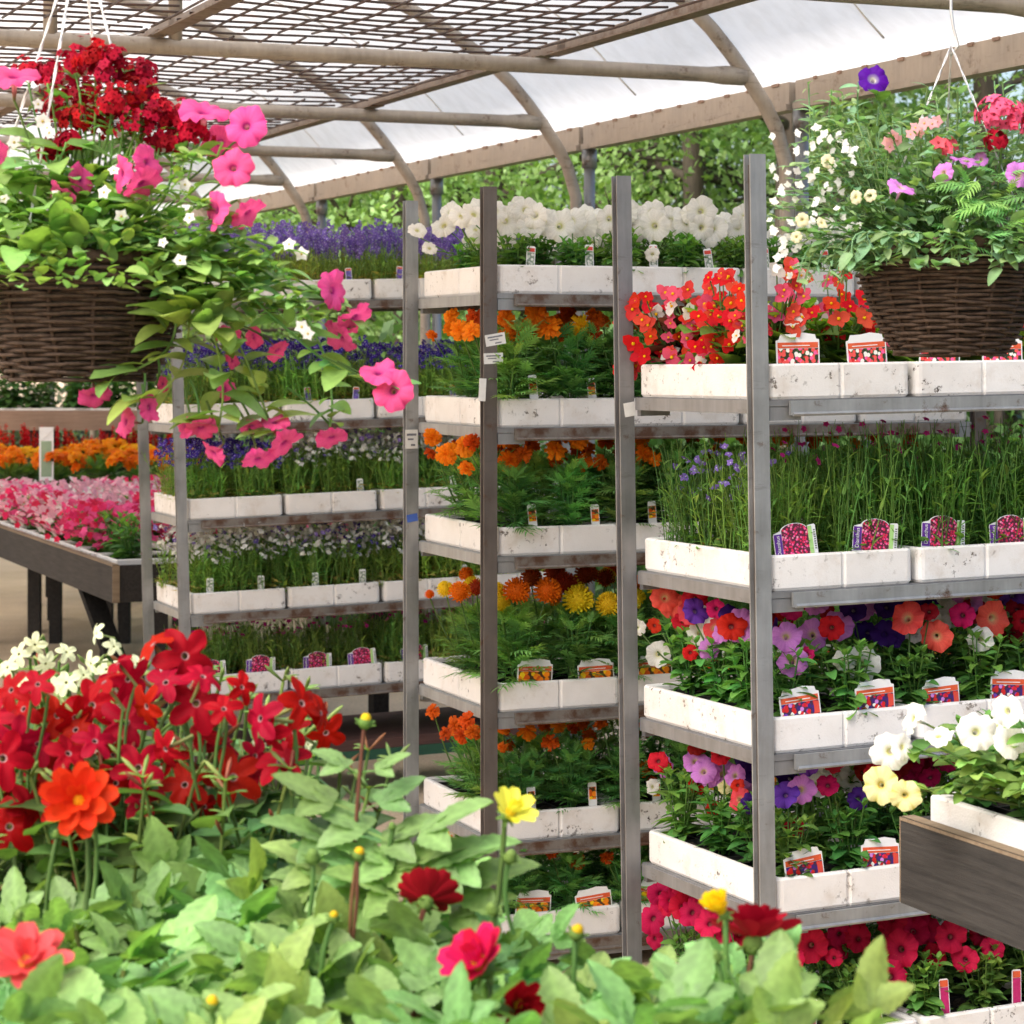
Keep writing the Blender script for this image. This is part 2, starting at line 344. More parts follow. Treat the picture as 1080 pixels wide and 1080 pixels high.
def dahlia(col, center=YEL, n1=9, n2=9, tip=None, closed=0., seed=0):
    random.seed(seed+100); it = []; tip = tip or col
    for ring, (n, el, s, z) in enumerate(((n1, 6, 1., -.03), (n2, 22, .86, .04), (6, 48, .6, .09))):
        if n == 0: continue
        for i in range(n):
            a = 2*PI*(i+.5*ring)/n+U(-.1, .1); e = R(el+closed*60+U(-8, 8)); d = (math.cos(a)*math.cos(e), math.sin(a)*math.cos(e), math.sin(e))
            it.append((P_DAH, frame_y(d, (U(-.2, .2), U(-.2, .2), 1)), (.05*math.cos(a), .05*math.sin(a), z), s*U(.9, 1.05), lerp(col, tip, U(0, 1))))
    it.append((ball(.2, 8, 4, (1, 1, 1), True), np.eye(3), (0, 0, .05), 1., center))
    for i in range(16):
        a = i*2.4; r_ = .17*math.sqrt(i/16); it.append((ball(.045, 5, 3), np.eye(3), (r_*math.cos(a), r_*math.sin(a), .22-.3*r_), 1., center))
    it.append((ball(.24, 8, 5, (.16, .26, .06)), np.eye(3), (0, 0, -.16), 1., (1, 1, 1)))
    for i in range(6):
        a = i*PI/3; it.append((P_PET, frame_y((math.cos(a), math.sin(a), -.35)), (0, 0, -.18), .42, (.17, .28, .07)))
    return combine(it)
def bud(col):
    it = [(ball(.5, 8, 6, (.16, .27, .06)), np.eye(3), (0, 0, 0), 1., (1, 1, 1)), (ball(.4, 8, 5, col), np.eye(3), (0, 0, .3), 1., (1, 1, 1))]
    for i in range(6):
        a = i*PI/3; it.append((P_PET, frame_y((math.cos(a), math.sin(a), .5), (0, 0, 1)), (0, 0, -.4), .95, (.17, .29, .07)))
    return combine(it)
def marigold(col, dark, seed=0, pom=False):
    random.seed(seed+200); it = []
    if pom:
        it.append((ball(.78, 12, 6, lerp(col, dark, .5)), np.eye(3), (0, 0, .25), 1., (1, 1, 1)))
        for i in range(110):
            th = math.acos(1-1.35*(i+.5)/110); a = i*2.39996; d = np.array([math.sin(th)*math.cos(a), math.sin(th)*math.sin(a), math.cos(th)])
            t_ = nrm(np.cross(d, (U(-1, 1), U(-1, 1), U(-1, 1)))); it.append((P_WIDE, frame_y(d+.35*t_, t_), d*.62+(0, 0, .22), .42, lerp(col, dark, U(0, .55))))
    else:
        for n, el, s, z in ((11, 0, 1., 0), (11, 14, .9, .04), (9, 32, .72, .08), (8, 52, .52, .1), (5, 75, .36, .12)):
            for i in range(n):
                a = 2*PI*i/n+U(-.25, .25); e = R(el+U(-12, 12)); d = (math.cos(a)*math.cos(e), math.sin(a)*math.cos(e), math.sin(e))
                it.append((P_WIDE, frame_y(d), (0, 0, z), s*U(.8, 1.1), lerp(col, dark, U(0, .5))))
    it.append((ball(.22, 7, 4, (.10, .17, .04)), np.eye(3) * np.array([1, 1, 2.2]), (0, 0, -.35), 1., (1, 1, 1)))
    return combine(it)
def begonia(col, seed=0):
    random.seed(seed+300); it = []
    for i in range(4):
        a = i*PI/2; it.append((P_RND, frame_y((math.cos(a), math.sin(a), U(.1, .4))), (0, 0, 0), (1. if i % 2 else .72), lerp(col, tuple(c*.75 for c in col), U(0, .6))))
    it.append((ball(.15, 6, 4, YEL), np.eye(3), (0, 0, .10), 1., (1, 1, 1))); return combine(it)
def floret(col, eye=None, n=5, uneven=False):
    it = []
    for i in range(n):
        a = 2*PI*i/n; s = 1. if not uneven or i < 3 else .55
        it.append((((P_RND[0][[0, 2, 6, 8, 12, 14]]), [(0, 1, 3, 2), (2, 3, 5, 4)], np.ones((6, 3))), frame_y((math.cos(a), math.sin(a), .15)), (0, 0, 0), s, col))
    if eye: it.append((ball(.2, 5, 3, eye), np.eye(3), (0, 0, .06), 1., (1, 1, 1)))
    return combine(it)
def tmesh(name, t, mat): m = MB(); m.add(*t); return m.mesh(name, mat, True)
def lib(name, fn, k=3): return [tmesh(name, fn(i), M_PETAL) for i in range(k)]
THY = (.62, .50, .10)
FL = {
 'red': lib('flower', lambda i: petunia(RED, (.12, .01, .02), seed=i)), 'coral': lib('flower', lambda i: petunia(CORAL, (.72, .6, .3), (.72, .04, .04), seed=i)),
 'mag': lib('flower', lambda i: petunia(MAG, (.10, .01, .05), seed=i)), 'lilac': lib('flower', lambda i: petunia(LILAC, (.6, .55, .18), (.50, .15, .55), seed=i)),
 'violet': lib('flower', lambda i: petunia(VIOLET, DEEP, DEEP, seed=i)), 'deep': lib('flower', lambda i: petunia(DEEP, (.02, .005, .06), seed=i)),
 'white': lib('flower', lambda i: petunia((.84, .83, .78), (.60, .62, .22), (.78, .77, .66), seed=i), 4), 'cream': lib('flower', lambda i: petunia((.80, .75, .38), (.55, .42, .04), (.68, .60, .12), seed=i)),
 'pink': lib('flower', lambda i: petunia(PINK, (.38, .02, .20), (.70, .04, .22), seed=i, notch=.11), 4), 'crim': lib('flower', lambda i: petunia(CRIM, (.16, .005, .03), (.52, .006, .05), seed=i), 4),
 'dred': lib('flower', lambda i: petunia(DRED, (.04, .0, .01), seed=i)), 'purple': lib('flower', lambda i: petunia((.085, .004, .28), (.7, .7, .6), (.05, .003, .17), seed=i)),
 'nred': lib('flower', lambda i: star5((.36, .002, .008), (.45, .30, .30), seed=i), 4), 'nwhite': lib('flower', lambda i: star5((.74, .78, .50), (.5, .55, .2), seed=i), 2),
 'mo': lib('flower', lambda i: marigold(ORANGE, RORNG, i), 4), 'mr': lib('flower', lambda i: marigold(RORNG, (.30, .03, .004), i), 3), 'my': lib('flower', lambda i: marigold(YEL, ORANGE, i), 2),
 'po': lib('flower', lambda i: marigold((.82, .20, .008), (.65, .10, .004), i, True), 2), 'py': lib('flower', lambda i: marigold((.82, .66, .03), (.75, .45, .01), i, True), 2), 'pd': lib('flower', lambda i: marigold((.42, .06, .01), (.2, .02, .005), i, True), 2),
 'br': lib('flower', lambda i: begonia((.72, .02, .012), i)), 'bc': lib('flower', lambda i: begonia((.78, .07, .05), i)), 'bp': lib('flower', lambda i: begonia((.78, .10, .20), i)), 'bw': lib('flower', lambda i: begonia((.82, .80, .74), i)),
 'bacopa': lib('flower', lambda i: floret((.80, .78, .74), (.6, .5, .1)), 1), 'lobw': lib('flower', lambda i: floret((.80, .80, .76), None, 5, True), 1), 'nem': lib('flower', lambda i: floret((.80, .40, .42), (.7, .5, .2)), 1), 'callib': lib('flower', lambda i: petunia((.80, .76, .52), (.6, .5, .1), seed=i, ruffle=.03), 1),
}
FLT = {'lob': floret((.10, .05, .42), (.7, .7, .8), 5, True), 'lobl': floret((.26, .17, .55), (.7, .7, .8), 5, True), 'lobw': floret((.80, .80, .76), None, 5, True), 'verb': floret((.42, .006, .020), (.22, .003, .008)), 'imp': floret((.80, .10, .28)), 'impl': floret((.84, .46, .56)), 'impr': floret((.70, .03, .12)), 'dia': floret((.50, .03, .22))}
unit = MB(); unit.tube([(0, 0, 0), (0, 0, .5), (0, 0, 1)], 1., 5, (1, 1, 1), 0, False, False)
def stem_mesh(c):
    m = MB(); V = [(math.cos(2*PI*j/6)+bx, math.sin(2*PI*j/6)+by, z) for z, bx, by in ((0, 0, 0), (.3, 1.6, .8), (.6, 2., 1.2), (.85, 1., .6), (1, 0, 0)) for j in range(6)]
    m.add(V, [(i*6+j, i*6+(j+1) % 6, (i+1)*6+(j+1) % 6, (i+1)*6+j) for i in range(4) for j in range(6)], c); return m.mesh('stem', M_LEAF, True)
STEM = stem_mesh((.11, .21, .05)); STEMR = stem_mesh((.22, .09, .05))

# ------------------------------------------------------------------ foliage variants (mesh data, origin at the soil)
G_PET = (.125, .280, .062); G_MAR = (.150, .320, .088); G_DAH = (.195, .340, .118); G_NIC = (.105, .215, .065); G_BEG = (.150, .290, .050); G_BRZ = (.090, .028, .022); G_GRS = (.180, .370, .075)
def gv(c, lo=.7, hi=1.3, y=.12):
    k = U(lo, hi); q = U(-y, y); return (c[0]*k*(1+q*1.6), c[1]*k, c[2]*k*(1-q))
def curve(p0, d0, L, bend, n=5):
    P = [np.array(p0, float)]; d = nrm(d0)
    for i in range(n): P.append(P[-1]+d*L/n); d = nrm(d+np.asarray(bend)/n)
    return np.array(P)
def bushy(leaf, col, h, spread, stems, per, ls, lsv=.35, el=(.0, .6), thick=.0016, wid=.9):
    m = MB()
    for s in range(stems):
        a = 2*PI*(s+U(-.4, .4))/stems; tilt = U(.05, 1)**.7*wid; L = h*U(.7, 1.05)
        d = (math.cos(a)*tilt*spread/h, math.sin(a)*tilt*spread/h, 1.)
        P = curve((U(-.01, .01), U(-.01, .01), 0), d, L, (0, 0, U(.1, .5)), 5); m.tube(P, thick, 4, gv(col, .8, 1.2), 0, False, False)
        for q in range(per):
            t = (q+.5)/per*.95+.05; i = min(4, int(t*5)); p = P[i]+(P[i+1]-P[i])*(t*5-i)
            b = a+q*2.4+U(-.5, .5); e = U(*el); dd = np.array([math.cos(b)*math.cos(e), math.sin(b)*math.cos(e), math.sin(e)])
            m.put(leaf if not isinstance(leaf, list) else random.choice(leaf), frame_y(dd, (U(-.35, .35), U(-.35, .35), 1)), p, ls*U(1-lsv, 1+lsv)*(1.15-.4*t), gv(col))
        for q in range(3):
            b = a+q*2.1; m.put(leaf if not isinstance(leaf, list) else leaf[0], frame_y((math.cos(b)*.5, math.sin(b)*.5, .8)), P[-1], ls*.6, gv((col[0]*1.25, col[1]*1.15, col[2]), .9, 1.3))
    return m.mesh('foliage', M_LEAF, True)
def grassy(col, h, w, stems, yellow=.15, per=6, ll=.04, leanx=0):
    m = MB()
    for s in range(stems):
        x, y = U(-w, w), U(-w, w); L = h*U(.55, 1.05); c = gv(col, .65, 1.3)
        P = curve((x, y, 0), (U(-.25, .25), U(-.25, .25), 1), L, (U(-.3, .3), U(-.3, .3), 0), 4)
        m.tube(P, [.0014, .0013, .0012, .001, .0007], 3, c, 0, False, False)
        for q in range(per):
            t = U(.02, .85); i = min(3, int(t*4)); p = P[i]+(P[i+1]-P[i])*(t*4-i); b = U(0, 6.28); e = U(.2, 1.1)
            m.put(L_LAN if q % 3 else L_NAR, frame_y((math.cos(b)*math.cos(e), math.sin(b)*math.cos(e), math.sin(e))), p, ll*U(.6, 1.3), gv(c, .8, 1.2))
    for s in range(int(130*yellow)+30):
        b = U(0, 6.28); c = gv((.55, .44, .13), .6, 1.1) if U(0, 1) < yellow*1.6 else gv(col, .7, 1.3)
        m.put(L_OV, frame_y((math.cos(b), math.sin(b), U(.1, .9))), (U(-w, w), U(-w, w), U(.0, .035)), U(.018, .034), c)
    me = m.mesh('foliage', M_LEAF, True); me['square'] = 1; return me
def bloom_mass(keys, n, w, z0, z1, s, out=.35, stem=True):
    m = MB()
    for i in range(n):
        x, y, z = U(-w, w), U(-w, w), z0+(z1-z0)*random.random()**.7; t = FLT[random.choice(keys)]
        m.put(t, frame_z((U(-.6, .6), U(-1.2, .3), U(.1, .9))), (x, y, z), s*U(.75, 1.2), (U(.8, 1.15),)*3)
    me = m.mesh('flowers', M_PETAL, True); me['many'] = 1; return me
def few(lst): return [(me, m4(M3, p, s)) for me, M3, p, s in lst]
def blooms_few(key, n, w, z0, z1, s):
    return few([(FLM[key], frame_z((U(-.6, .6), U(-1.2, .3), U(.1, .9))), (U(-w, w), U(-w, w), z0+(z1-z0)*random.random()**.7), s*U(.75, 1.2)) for _ in range(n)])
FLM = {k: tmesh('flower', FLT[k], M_PETAL) for k in ('dia', 'lobl')}
def spike_mass(key, n, w, z0, z1, s):
    m = MB()
    for i in range(n):
        x, y = U(-w, w), U(-w, w); zt = U(z0+(z1-z0)*.5, z1); lx, ly = U(-.3, .3), U(-.3, .3)
        for q in range(7):
            z = zt-q*.011; m.put(FLT[key], frame_z((U(-1, 1), U(-1, 1), U(0, .6))), (x+lx*(z-z0)+U(-.006, .006), y+ly*(z-z0)+U(-.006, .006), z), s*U(.8, 1.2), (U(.75, 1.2),)*3)
    me = m.mesh('flowers', M_PETAL, True); me['many'] = 1; return me
random.seed(5)
FO = {
 'petunia': [bushy([L_OV, L_OV2], G_PET, .13, .075, 11, 9, .036) for _ in range(4)],
 'petlow': [bushy([L_OV, L_OV2], G_PET, .10, .075, 12, 8, .036) for _ in range(3)],
 'marigold': [bushy(L_PIN, G_MAR, .16, .075, 10, 7, .075, .3, (.1, .9)) for _ in range(4)],
 'begonia': [bushy([L_RND], G_BEG, .12, .085, 8, 5, .055, .3, (.1, .8), .003) for _ in range(2)],
 'bronze': [bushy([L_RND], G_BRZ, .12, .085, 8, 5, .055, .3, (.1, .8), .003)],
 'grass': [grassy(G_GRS, .25, .068, 100, .12, 9, .032) for _ in range(3)],
 'lobelia': [grassy((.32, .44, .10), .14, .068, 75, .55, 5, .03) for _ in range(3)],
 'lobtall': [grassy((.26, .43, .09), .17, .068, 85, .5, 6, .035) for _ in range(3)],
 'impatiens': [bushy([L_OV], (.11, .25, .06), .14, .11, 10, 8, .045) for _ in range(2)],
 'salvia': [bushy([L_OV2], (.08, .19, .05), .15, .10, 10, 7, .05) for _ in range(2)],
}
BL = {
 'lobdeep': [bloom_mass(['lob'], 120, .085, .11, .20, .0095) for _ in range(2)],
 'lobwhite': [bloom_mass(['lobw']*8+['lobl'], 112, .085, .10, .215, .0108) for _ in range(3)],
 'lobmixw': [bloom_mass(['lobw']*5+['lob'], 110, .085, .10, .21, .0108) for _ in range(2)],
 'lobspike': [spike_mass('lobl', 26, .085, .10, .205, .010) for _ in range(3)],
 'dianthus': [blooms_few('dia', 9, .08, .12, .19, .009) for _ in range(3)],
 'diatall': [blooms_few('dia', 4, .08, .17, .26, .008) for _ in range(2)],
 'blue': [blooms_few('lobl', 34, .07, .10, .23, .011) for _ in range(2)],
 'imp': [bloom_mass(['imp', 'imp', 'impr'], 104, .128, .035, .165, .0165), bloom_mass(['impl', 'impl', 'impl', 'imp', 'lobw'], 104, .128, .035, .165, .0165), bloom_mass(['impr', 'imp'], 104, .128, .035, .165, .0165)],
}
def marmass(c1, c2):
    lb = [tmesh('flower', marigold(c1, c2, i), M_PETAL) for i in range(2)]
    return few([(random.choice(lb), frame_z((U(-.5, .5), U(-.9, .2), 1)), (U(-.11, .11), U(-.11, .11), U(.15, .22)), U(.026, .034)) for i in range(14)])
BL['marbed'] = [marmass(ORANGE, RORNG), marmass(ORANGE, YEL), marmass(YEL, ORANGE)]
def spike():
    m = MB()
    for q in range(26): m.put(P_RND, frame_y((U(-1, 1), U(-1, 1), U(.2, .9))), (U(-.005, .005), U(-.005, .005), -q*.0042), .020*U(.7, 1.2)*(.6+q*.02), (.60*U(.7, 1.1), .010, .008))
    return m.mesh('flower_spike', M_PETAL, True)
SPK = [spike() for _ in range(3)]
def salmass(): return few([(random.choice(SPK), frame_z((U(-.15, .15), U(-.15, .15), 1)), (U(-.1, .1), U(-.1, .1), U(.22, .29)), 1.) for i in range(9)])
BL['salvia'] = [salmass() for _ in range(2)]

# a plant: Empty + foliage + flowers (each on a stem)
def to_basis(Mroot, W): return Mroot.inverted() @ W
def add_flower(root, Mroot, key, pos, d, size, base=None, stem=STEM, sr=.0016, tube=.8, label=None):
    size *= .92 if key in ('mo', 'mr') else 1.; W = m4(frame_z(d), pos, size*U(.92, 1.06)); o = link('flower', random.choice(FL[key]) if isinstance(key, str) else key, root, to_basis(Mroot, W))
    if base is not None:
        e = np.asarray(pos, float)-nrm(d)*size*tube; v = e-np.asarray(base, float); L = np.linalg.norm(v)
        if L > .004: link('stem', stem, root, to_basis(Mroot, m4(frame_z(v), base, (sr*U(.9, 1.2), sr, L))))
    return o
def plant(name, Mroot, label, cat, group, fol, scale=1., flowers=None):
    root = empty(name, Mroot, label, cat, group)
    link('foliage', fol, root, RZ(random.randrange(4)*PI/2 if fol.get('square') else U(0, 6.28)) @ Matrix.Scale(scale, 4))
    if flowers is not None:
        S_ = RZ(U(-.6, .6)) @ Matrix.Scale(scale, 4)
        if isinstance(flowers, list):
            for me, mm in flowers: link(me.name.split('.')[0], me, root, S_ @ mm)
        else:
            o = link('flowers', flowers, root, S_)
            if flowers.get('many'): o['kind'] = 'stuff'
    return root

def smooth(pts, n_=8):
    pts = np.array(pts, float); out = []
    for i in range(len(pts)-1):
        p0, p1, p2, p3 = pts[max(0, i-1)], pts[i], pts[i+1], pts[min(len(pts)-1, i+2)]
        for k in range(n_):
            t = k/n_; out.append(.5*((2*p1)+(p2-p0)*t+(2*p0-5*p1+4*p2-p3)*t*t+(3*p1-p0-3*p2+p3)*t**3))
    out.append(pts[-1]); return np.array(out)

# ------------------------------------------------------------------ ground
g = MB(); S = 260; gn = 1
g.add([(-S, -S, 0), (S, -S, 0), (S, S, 0), (-S, S, 0)], [(0, 1, 2, 3)]); tag(g.obj('ground', M_GROUND), kind='structure')
def grass_mat():
    m, nt, out = nodes('rough_grass'); v = coord(nt, 'Object'); n = noise(nt, v, 3, 7); bsdf(nt, out, ramp(nt, n, [(.3, (.03, .05, .015)), (.7, (.07, .10, .03))]), .9, 0, .2, bump(nt, n, .8, .05)); return m
TH = R(23); E1 = np.array([-math.sin(TH), math.cos(TH), 0]); E2 = np.array([math.cos(TH), math.sin(TH), 0]); P0 = np.array([.9, 7.5, 0])
def tun(t, s, z): return P0+E1*t-E2*s+np.array([0, 0, z])      # t along the tunnel, s inwards from the eave, z up
g = MB(); a = [tun(-20, -.5, .004), tun(60, -.5, .004), tun(60, -80, .004), tun(-20, -80, .004)]; g.add(a, [(3, 2, 1, 0)]); tag(g.obj('grass_field', grass_mat()), kind='structure')

# ------------------------------------------------------------------ poly tunnel
tn = empty('poly_tunnel', tun(0, 0, 0), 'white polythene tunnel on arched grey tubes sheltering the plant trolleys', 'polytunnel')
MT = Matrix.Translation(Vector(tun(0, 0, 0))); MTI = MT.inverted()
half = [(.034, 0), (.034, 1.2), (.034, 1.95), (.036, 2.12), (.072, 2.235), (.115, 2.31), (.17, 2.385), (.235, 2.465), (.305, 2.54), (.404, 2.625), (.54, 2.71), (.7, 2.79), (.95, 2.89), (1.2, 2.965), (1.6, 3.05), (2.1, 3.12), (2.7, 3.165), (3.3, 3.18)]
full = half+[(6.6-s, z) for s, z in reversed(half[:-1])]
HT = [1.6*j for j in range(-2, 8)]; ZT = 2.395
o0 = tun(0, 0, 0)
m = MB(); m.tube([tun(0, s, z)-o0 for s, z in full], .024, 10); hoop = m.mesh('hoop', M_TUBE, True)
m = MB(); P = [tun(0, s, ZT)-o0 for s in (.19, .26, .32, 1., 2., 3.3, 5, 6.28, 6.4)]; m.tube(P, [.030, .030, .024, .024, .024, .024, .024, .03, .03], 10); m.tube([tun(0, .155, ZT)-o0, tun(0, .25, ZT)-o0], .013, 6); tube_me = m.mesh('collar_tube', M_TUBE, True)
m = MB(); m.tube([(0, 0, 0), (0, 0, 2.29)], .022, 10); m.tube([(0, 0, 2.23), (0, 0, 2.30)], .030, 10); col_me = m.mesh('column', M_GALV, True)
for t in HT:
    link('hoop', hoop, tn, T(*(E1*t))); link('collar_tube', tube_me, tn, T(*(E1*t)))
    link('column', col_me, tn, T(*(E1*(t)+E2*.02)))
for j, t in enumerate(HT[:-1]):
    m = MB(); a0, b0 = tun(t+.02, -.02, 2.345)-o0, tun(t+1.58, -.02, 2.345)-o0
    m.bar(a0, b0, .07, .085); m.bar(a0+E2*-.036+np.array([0, 0, -.038]), b0+E2*-.036+np.array([0, 0, -.038]), .02, .02); m.obj('eave_beam', M_EAVE, tn)
    for q in range(9):
        p = tun(t+.1+q*.17+U(-.03, .03), .017, 2.384)-o0; m = MB(); m.bar(p, p+E1*U(.015, .05), .006, .010); m.obj('film_clip', M_WOODB, tn)
for px in (53, 185):
    k = (px-540)/F_PX; b = tun(0, 0, 0); s = (b[0]-k*b[1])/(E2[0]-k*E2[1])
    zt = np.interp(s, [q[0] for q in half], [q[1] for q in half]); m = MB(); m.tube([tun(0, s, ZT)-o0, tun(0, s, zt)-o0], .02, 8); m.obj('strut', M_TUBE, tn, None, True)
prof = [(-.03, 2.388), (.06, 2.40), (.17, 2.44), (.235, 2.50), (.305, 2.575), (.404, 2.66), (.54, 2.745), (.7, 2.825), (.95, 2.925), (1.2, 3.0), (1.6, 3.085), (2.1, 3.155), (2.7, 3.2), (3.3, 3.215)]
prof = prof+[(6.6-s, z) for s, z in reversed(prof[:-1])]
for t in HT[1:-1]:
    m = MB(); P = [tun(t+.8+.012*math.sin(5*s), s, z-.022)-o0 for s, z in prof[2:14]]; m.tube(P, .0035, 5); m.obj('film_seam', M_TAPE, tn, None, True)
m = MB(); V = []; ts = np.linspace(-3.35, 11.4, 110)
for t in ts:
    for s, z in prof:
        sag = .018*abs(math.sin(PI*t/1.6))*(1 if .1 < s < 6.5 else 0)+.006*math.sin(9*s+3*t)+.004*math.sin(23*t+2*s); V.append(tun(t, s, z-sag)-o0)
n = len(prof); m.add(V, [(i*n+j, i*n+j+1, (i+1)*n+j+1, (i+1)*n+j) for i in range(len(ts)-1) for j in range(n-1)]); m.obj('polythene_cover', M_FILM, tn, None, True)

# rusty wire mesh panels lying on angle rails on the tubes
rails = [.86, 2.06, 3.26, 4.46]
def mesh_panel(ta, tb, sa, sb, label):
    m = MB(); c = tun((ta+tb)/2, (sa+sb)/2, 2.452)
    def pt(t, s): return tun(t, s, 2.452-.014*math.sin(PI*(t-ta)/(tb-ta))*math.sin(PI*(s-sa)/(sb-sa))+.003*math.sin(7*t+9*s))-c
    nt_ = int(round((tb-ta)/.115)); ns = int(round((sb-sa)/.105))
    for i in range(nt_+1):
        t = ta+(tb-ta)*i/nt_+U(-.006, .006); e = U(-.02, .03); m.tube([pt(t+U(-.004, .004), s) for s in np.linspace(sa-e, sb+U(-.02, .03), 7)], .0038, 5)
    for i in range(ns+1):
        s = sa+(sb-sa)*i/ns; m.tube([pt(t, s+U(-.004, .004))-np.array([0, 0, .007]) for t in np.linspace(ta+U(-.05, .02), tb+U(-.02, .05), 7)], .0038, 5)
    tag(m.obj('mesh_panel', M_MESHW, None, T(*c)), label, 'wire mesh', 'rusty mesh panels on the roof tubes')
cn = ['beside the eave', 'in the middle', 'farthest from the eave']
rn = ['nearest', 'second', 'third', 'farthest']
for r_, (ta, tb) in enumerate(((-1.55, -.06), (.05, 1.42), (1.62, 3.0), (3.2, 4.6))):
    for c_ in range(3):
        if r_ == 3 and c_ == 0: continue
        mesh_panel(ta, tb, rails[c_]+.03, rails[c_+1]-.03, 'rusty square wire mesh overhead, %s row, %s' % (rn[r_], cn[c_]))
for r_, (ta, tb) in enumerate(((-1.7, -.02), (-.08, 1.54), (1.52, 3.14), (3.1, 4.7))):
    for c_ in range(4):
        m = MB(); s = rails[c_]; sh = .004*(r_ % 2); a0 = tun(ta, s, 2.424+sh); b0 = tun(tb, s, 2.424+sh); c0 = (a0+b0)/2
        m.bar(a0-c0+E2*.0, b0-c0, .052, .005); m.bar(a0-c0+E2*.024+np.array([0, 0, .022]), b0-c0+E2*.024+np.array([0, 0, .022]), .005, .04)
        tag(m.obj('angle_rail', M_RAIL, None, T(*c0)), 'brown angle iron rail under the mesh, %s from the eave, %s length' % (ORD[c_], rn[r_]), 'rail', 'angle iron rails on the roof tubes')

# ------------------------------------------------------------------ trolleys
def tray_mesh(w=.325, d=.545, h=.07):
    def outline(off, notch):
        P = []; x0, x1, y0, y1 = off, w-off, off, d-off; c = max(.004, .014-off*.6)
        def corner(cx, cy, a0):
            for k in range(4): a = a0+PI/2*k/3; P.append((cx+c*math.cos(a), cy+c*math.sin(a)))
        def nt_(ax, ay, bx, by, nx, ny):
            mx, my = (ax+bx)/2, (ay+by)/2; ux, uy = nrm((bx-ax, by-ay))
            for q, dd in ((-.006, 0), (-.002, 1), (.002, 1), (.006, 0)): P.append((mx+ux*q+nx*dd*notch, my+uy*q+ny*dd*notch))
        corner(x0+c, y0+c, PI); nt_(x0, y0, x1, y0, 0, 1); corner(x1-c, y0+c, 1.5*PI); nt_(x1, y0, x1, y1, -1, 0)
        corner(x1-c, y1-c, 0); nt_(x1, y1, x0, y1, 0, -1); corner(x0+c, y1-c, PI/2); nt_(x0, y1, x0, y0, 1, 0)
        return P
    lev = [(.004, .004, 0), (0, .004, .006), (0, .004, h-.004), (.003, .003, h), (.012, 0, h), (.015, 0, h-.004), (.017, 0, h-.045)]
    V = []; k = None
    for off, no, z in lev:
        P = outline(off, no); k = len(P); V += [(x, y, z) for x, y in P]
    F = [(i*k+j, i*k+(j+1) % k, (i+1)*k+(j+1) % k, (i+1)*k+j) for i in range(len(lev)-1) for j in range(k)]
    F.append(tuple(reversed(range(k)))); F.append(tuple((len(lev)-1)*k+j for j in range(k)))
    m = MB(); m.add(V, F); return m.mesh('foam_tray', M_FOAM)
TRAY = tray_mesh()
def soil_mesh(w=.325, d=.545):
    m = MB(); nx, ny = 5, 8; x0, y0 = .02, .02; cw, cd = (w-.04)/nx, (d-.04)/ny; z = .05
    for i in range(nx):
        for j in range(ny):
            V = []; k = 4
            for a in range(k+1):
                for b in range(k+1): V.append((x0+i*cw+.004+(cw-.008)*a/k, y0+j*cd+.004+(cd-.008)*b/k, z+U(-.004, .006)))
            m.add(V, [(a*(k+1)+b, (a+1)*(k+1)+b, (a+1)*(k+1)+b+1, a*(k+1)+b+1) for a in range(k) for b in range(k)], (1, 1, 1), 0)
    for i in range(nx+1): m.box(x0+i*cw-.0015, x0+i*cw+.0015, y0, d-y0, .03, .058, (1, 1, 1), 1)
    for j in range(ny+1): m.box(x0, w-x0, y0+j*cd-.0013, y0+j*cd+.0013, .03, .0575, (1, 1, 1), 1)
    return m.mesh('soil', [M_SOIL, M_CELL])
SOIL = soil_mesh()
def post_mesh(mat, h):
    W = .0345; m = MB(); m.box(-W, 0, 0, .0035, 0, h); m.box(-W, 0, .0225, .026, 0, h); m.box(-.0035, -.0002, .0037, .0223, .001, h-.001)   # channel open to the left
    m.box(-W+.008, -.0037, .0037, .0223, .002, h-.02, (1, 1, 1), 1)  # brown filler darkens the channel, standing in for the shade inside it
    return m.mesh('post', [mat, M_POSTD])
def shelf_mesh(mat, L=1.35, D=.565, lip=None):
    m = MB(); m.box(.002, L-.002, .004, D-.004, -.012, 0, (1, 1, 1), 0)
    m.box(.045, L-.045, -.006, .001, -.030, -.0015, (1, 1, 1), 1); m.box(.045, L-.045, D-.001, D+.006, -.030, -.0015, (1, 1, 1), 1)
    m.tube([(.05, -.006, -.028), (L-.05, -.006, -.028)], .0045, 6, (1, 1, 1), 1)
    m.box(-.004, .002, .012, D-.012, -.027, -.001, (1, 1, 1), 0); m.box(L-.002, L+.004, .012, D-.012, -.027, -.001, (1, 1, 1), 0)
    m.box(.004, .075, .006, .022, -.040, -.013, (1, 1, 1), 0); m.box(L-.075, L-.004, .006, .022, -.040, -.013, (1, 1, 1), 0)
    m.box(.004, .075, D-.022, D-.006, -.040, -.013, (1, 1, 1), 0)
    return m.mesh('shelf', [mat, lip or mat])
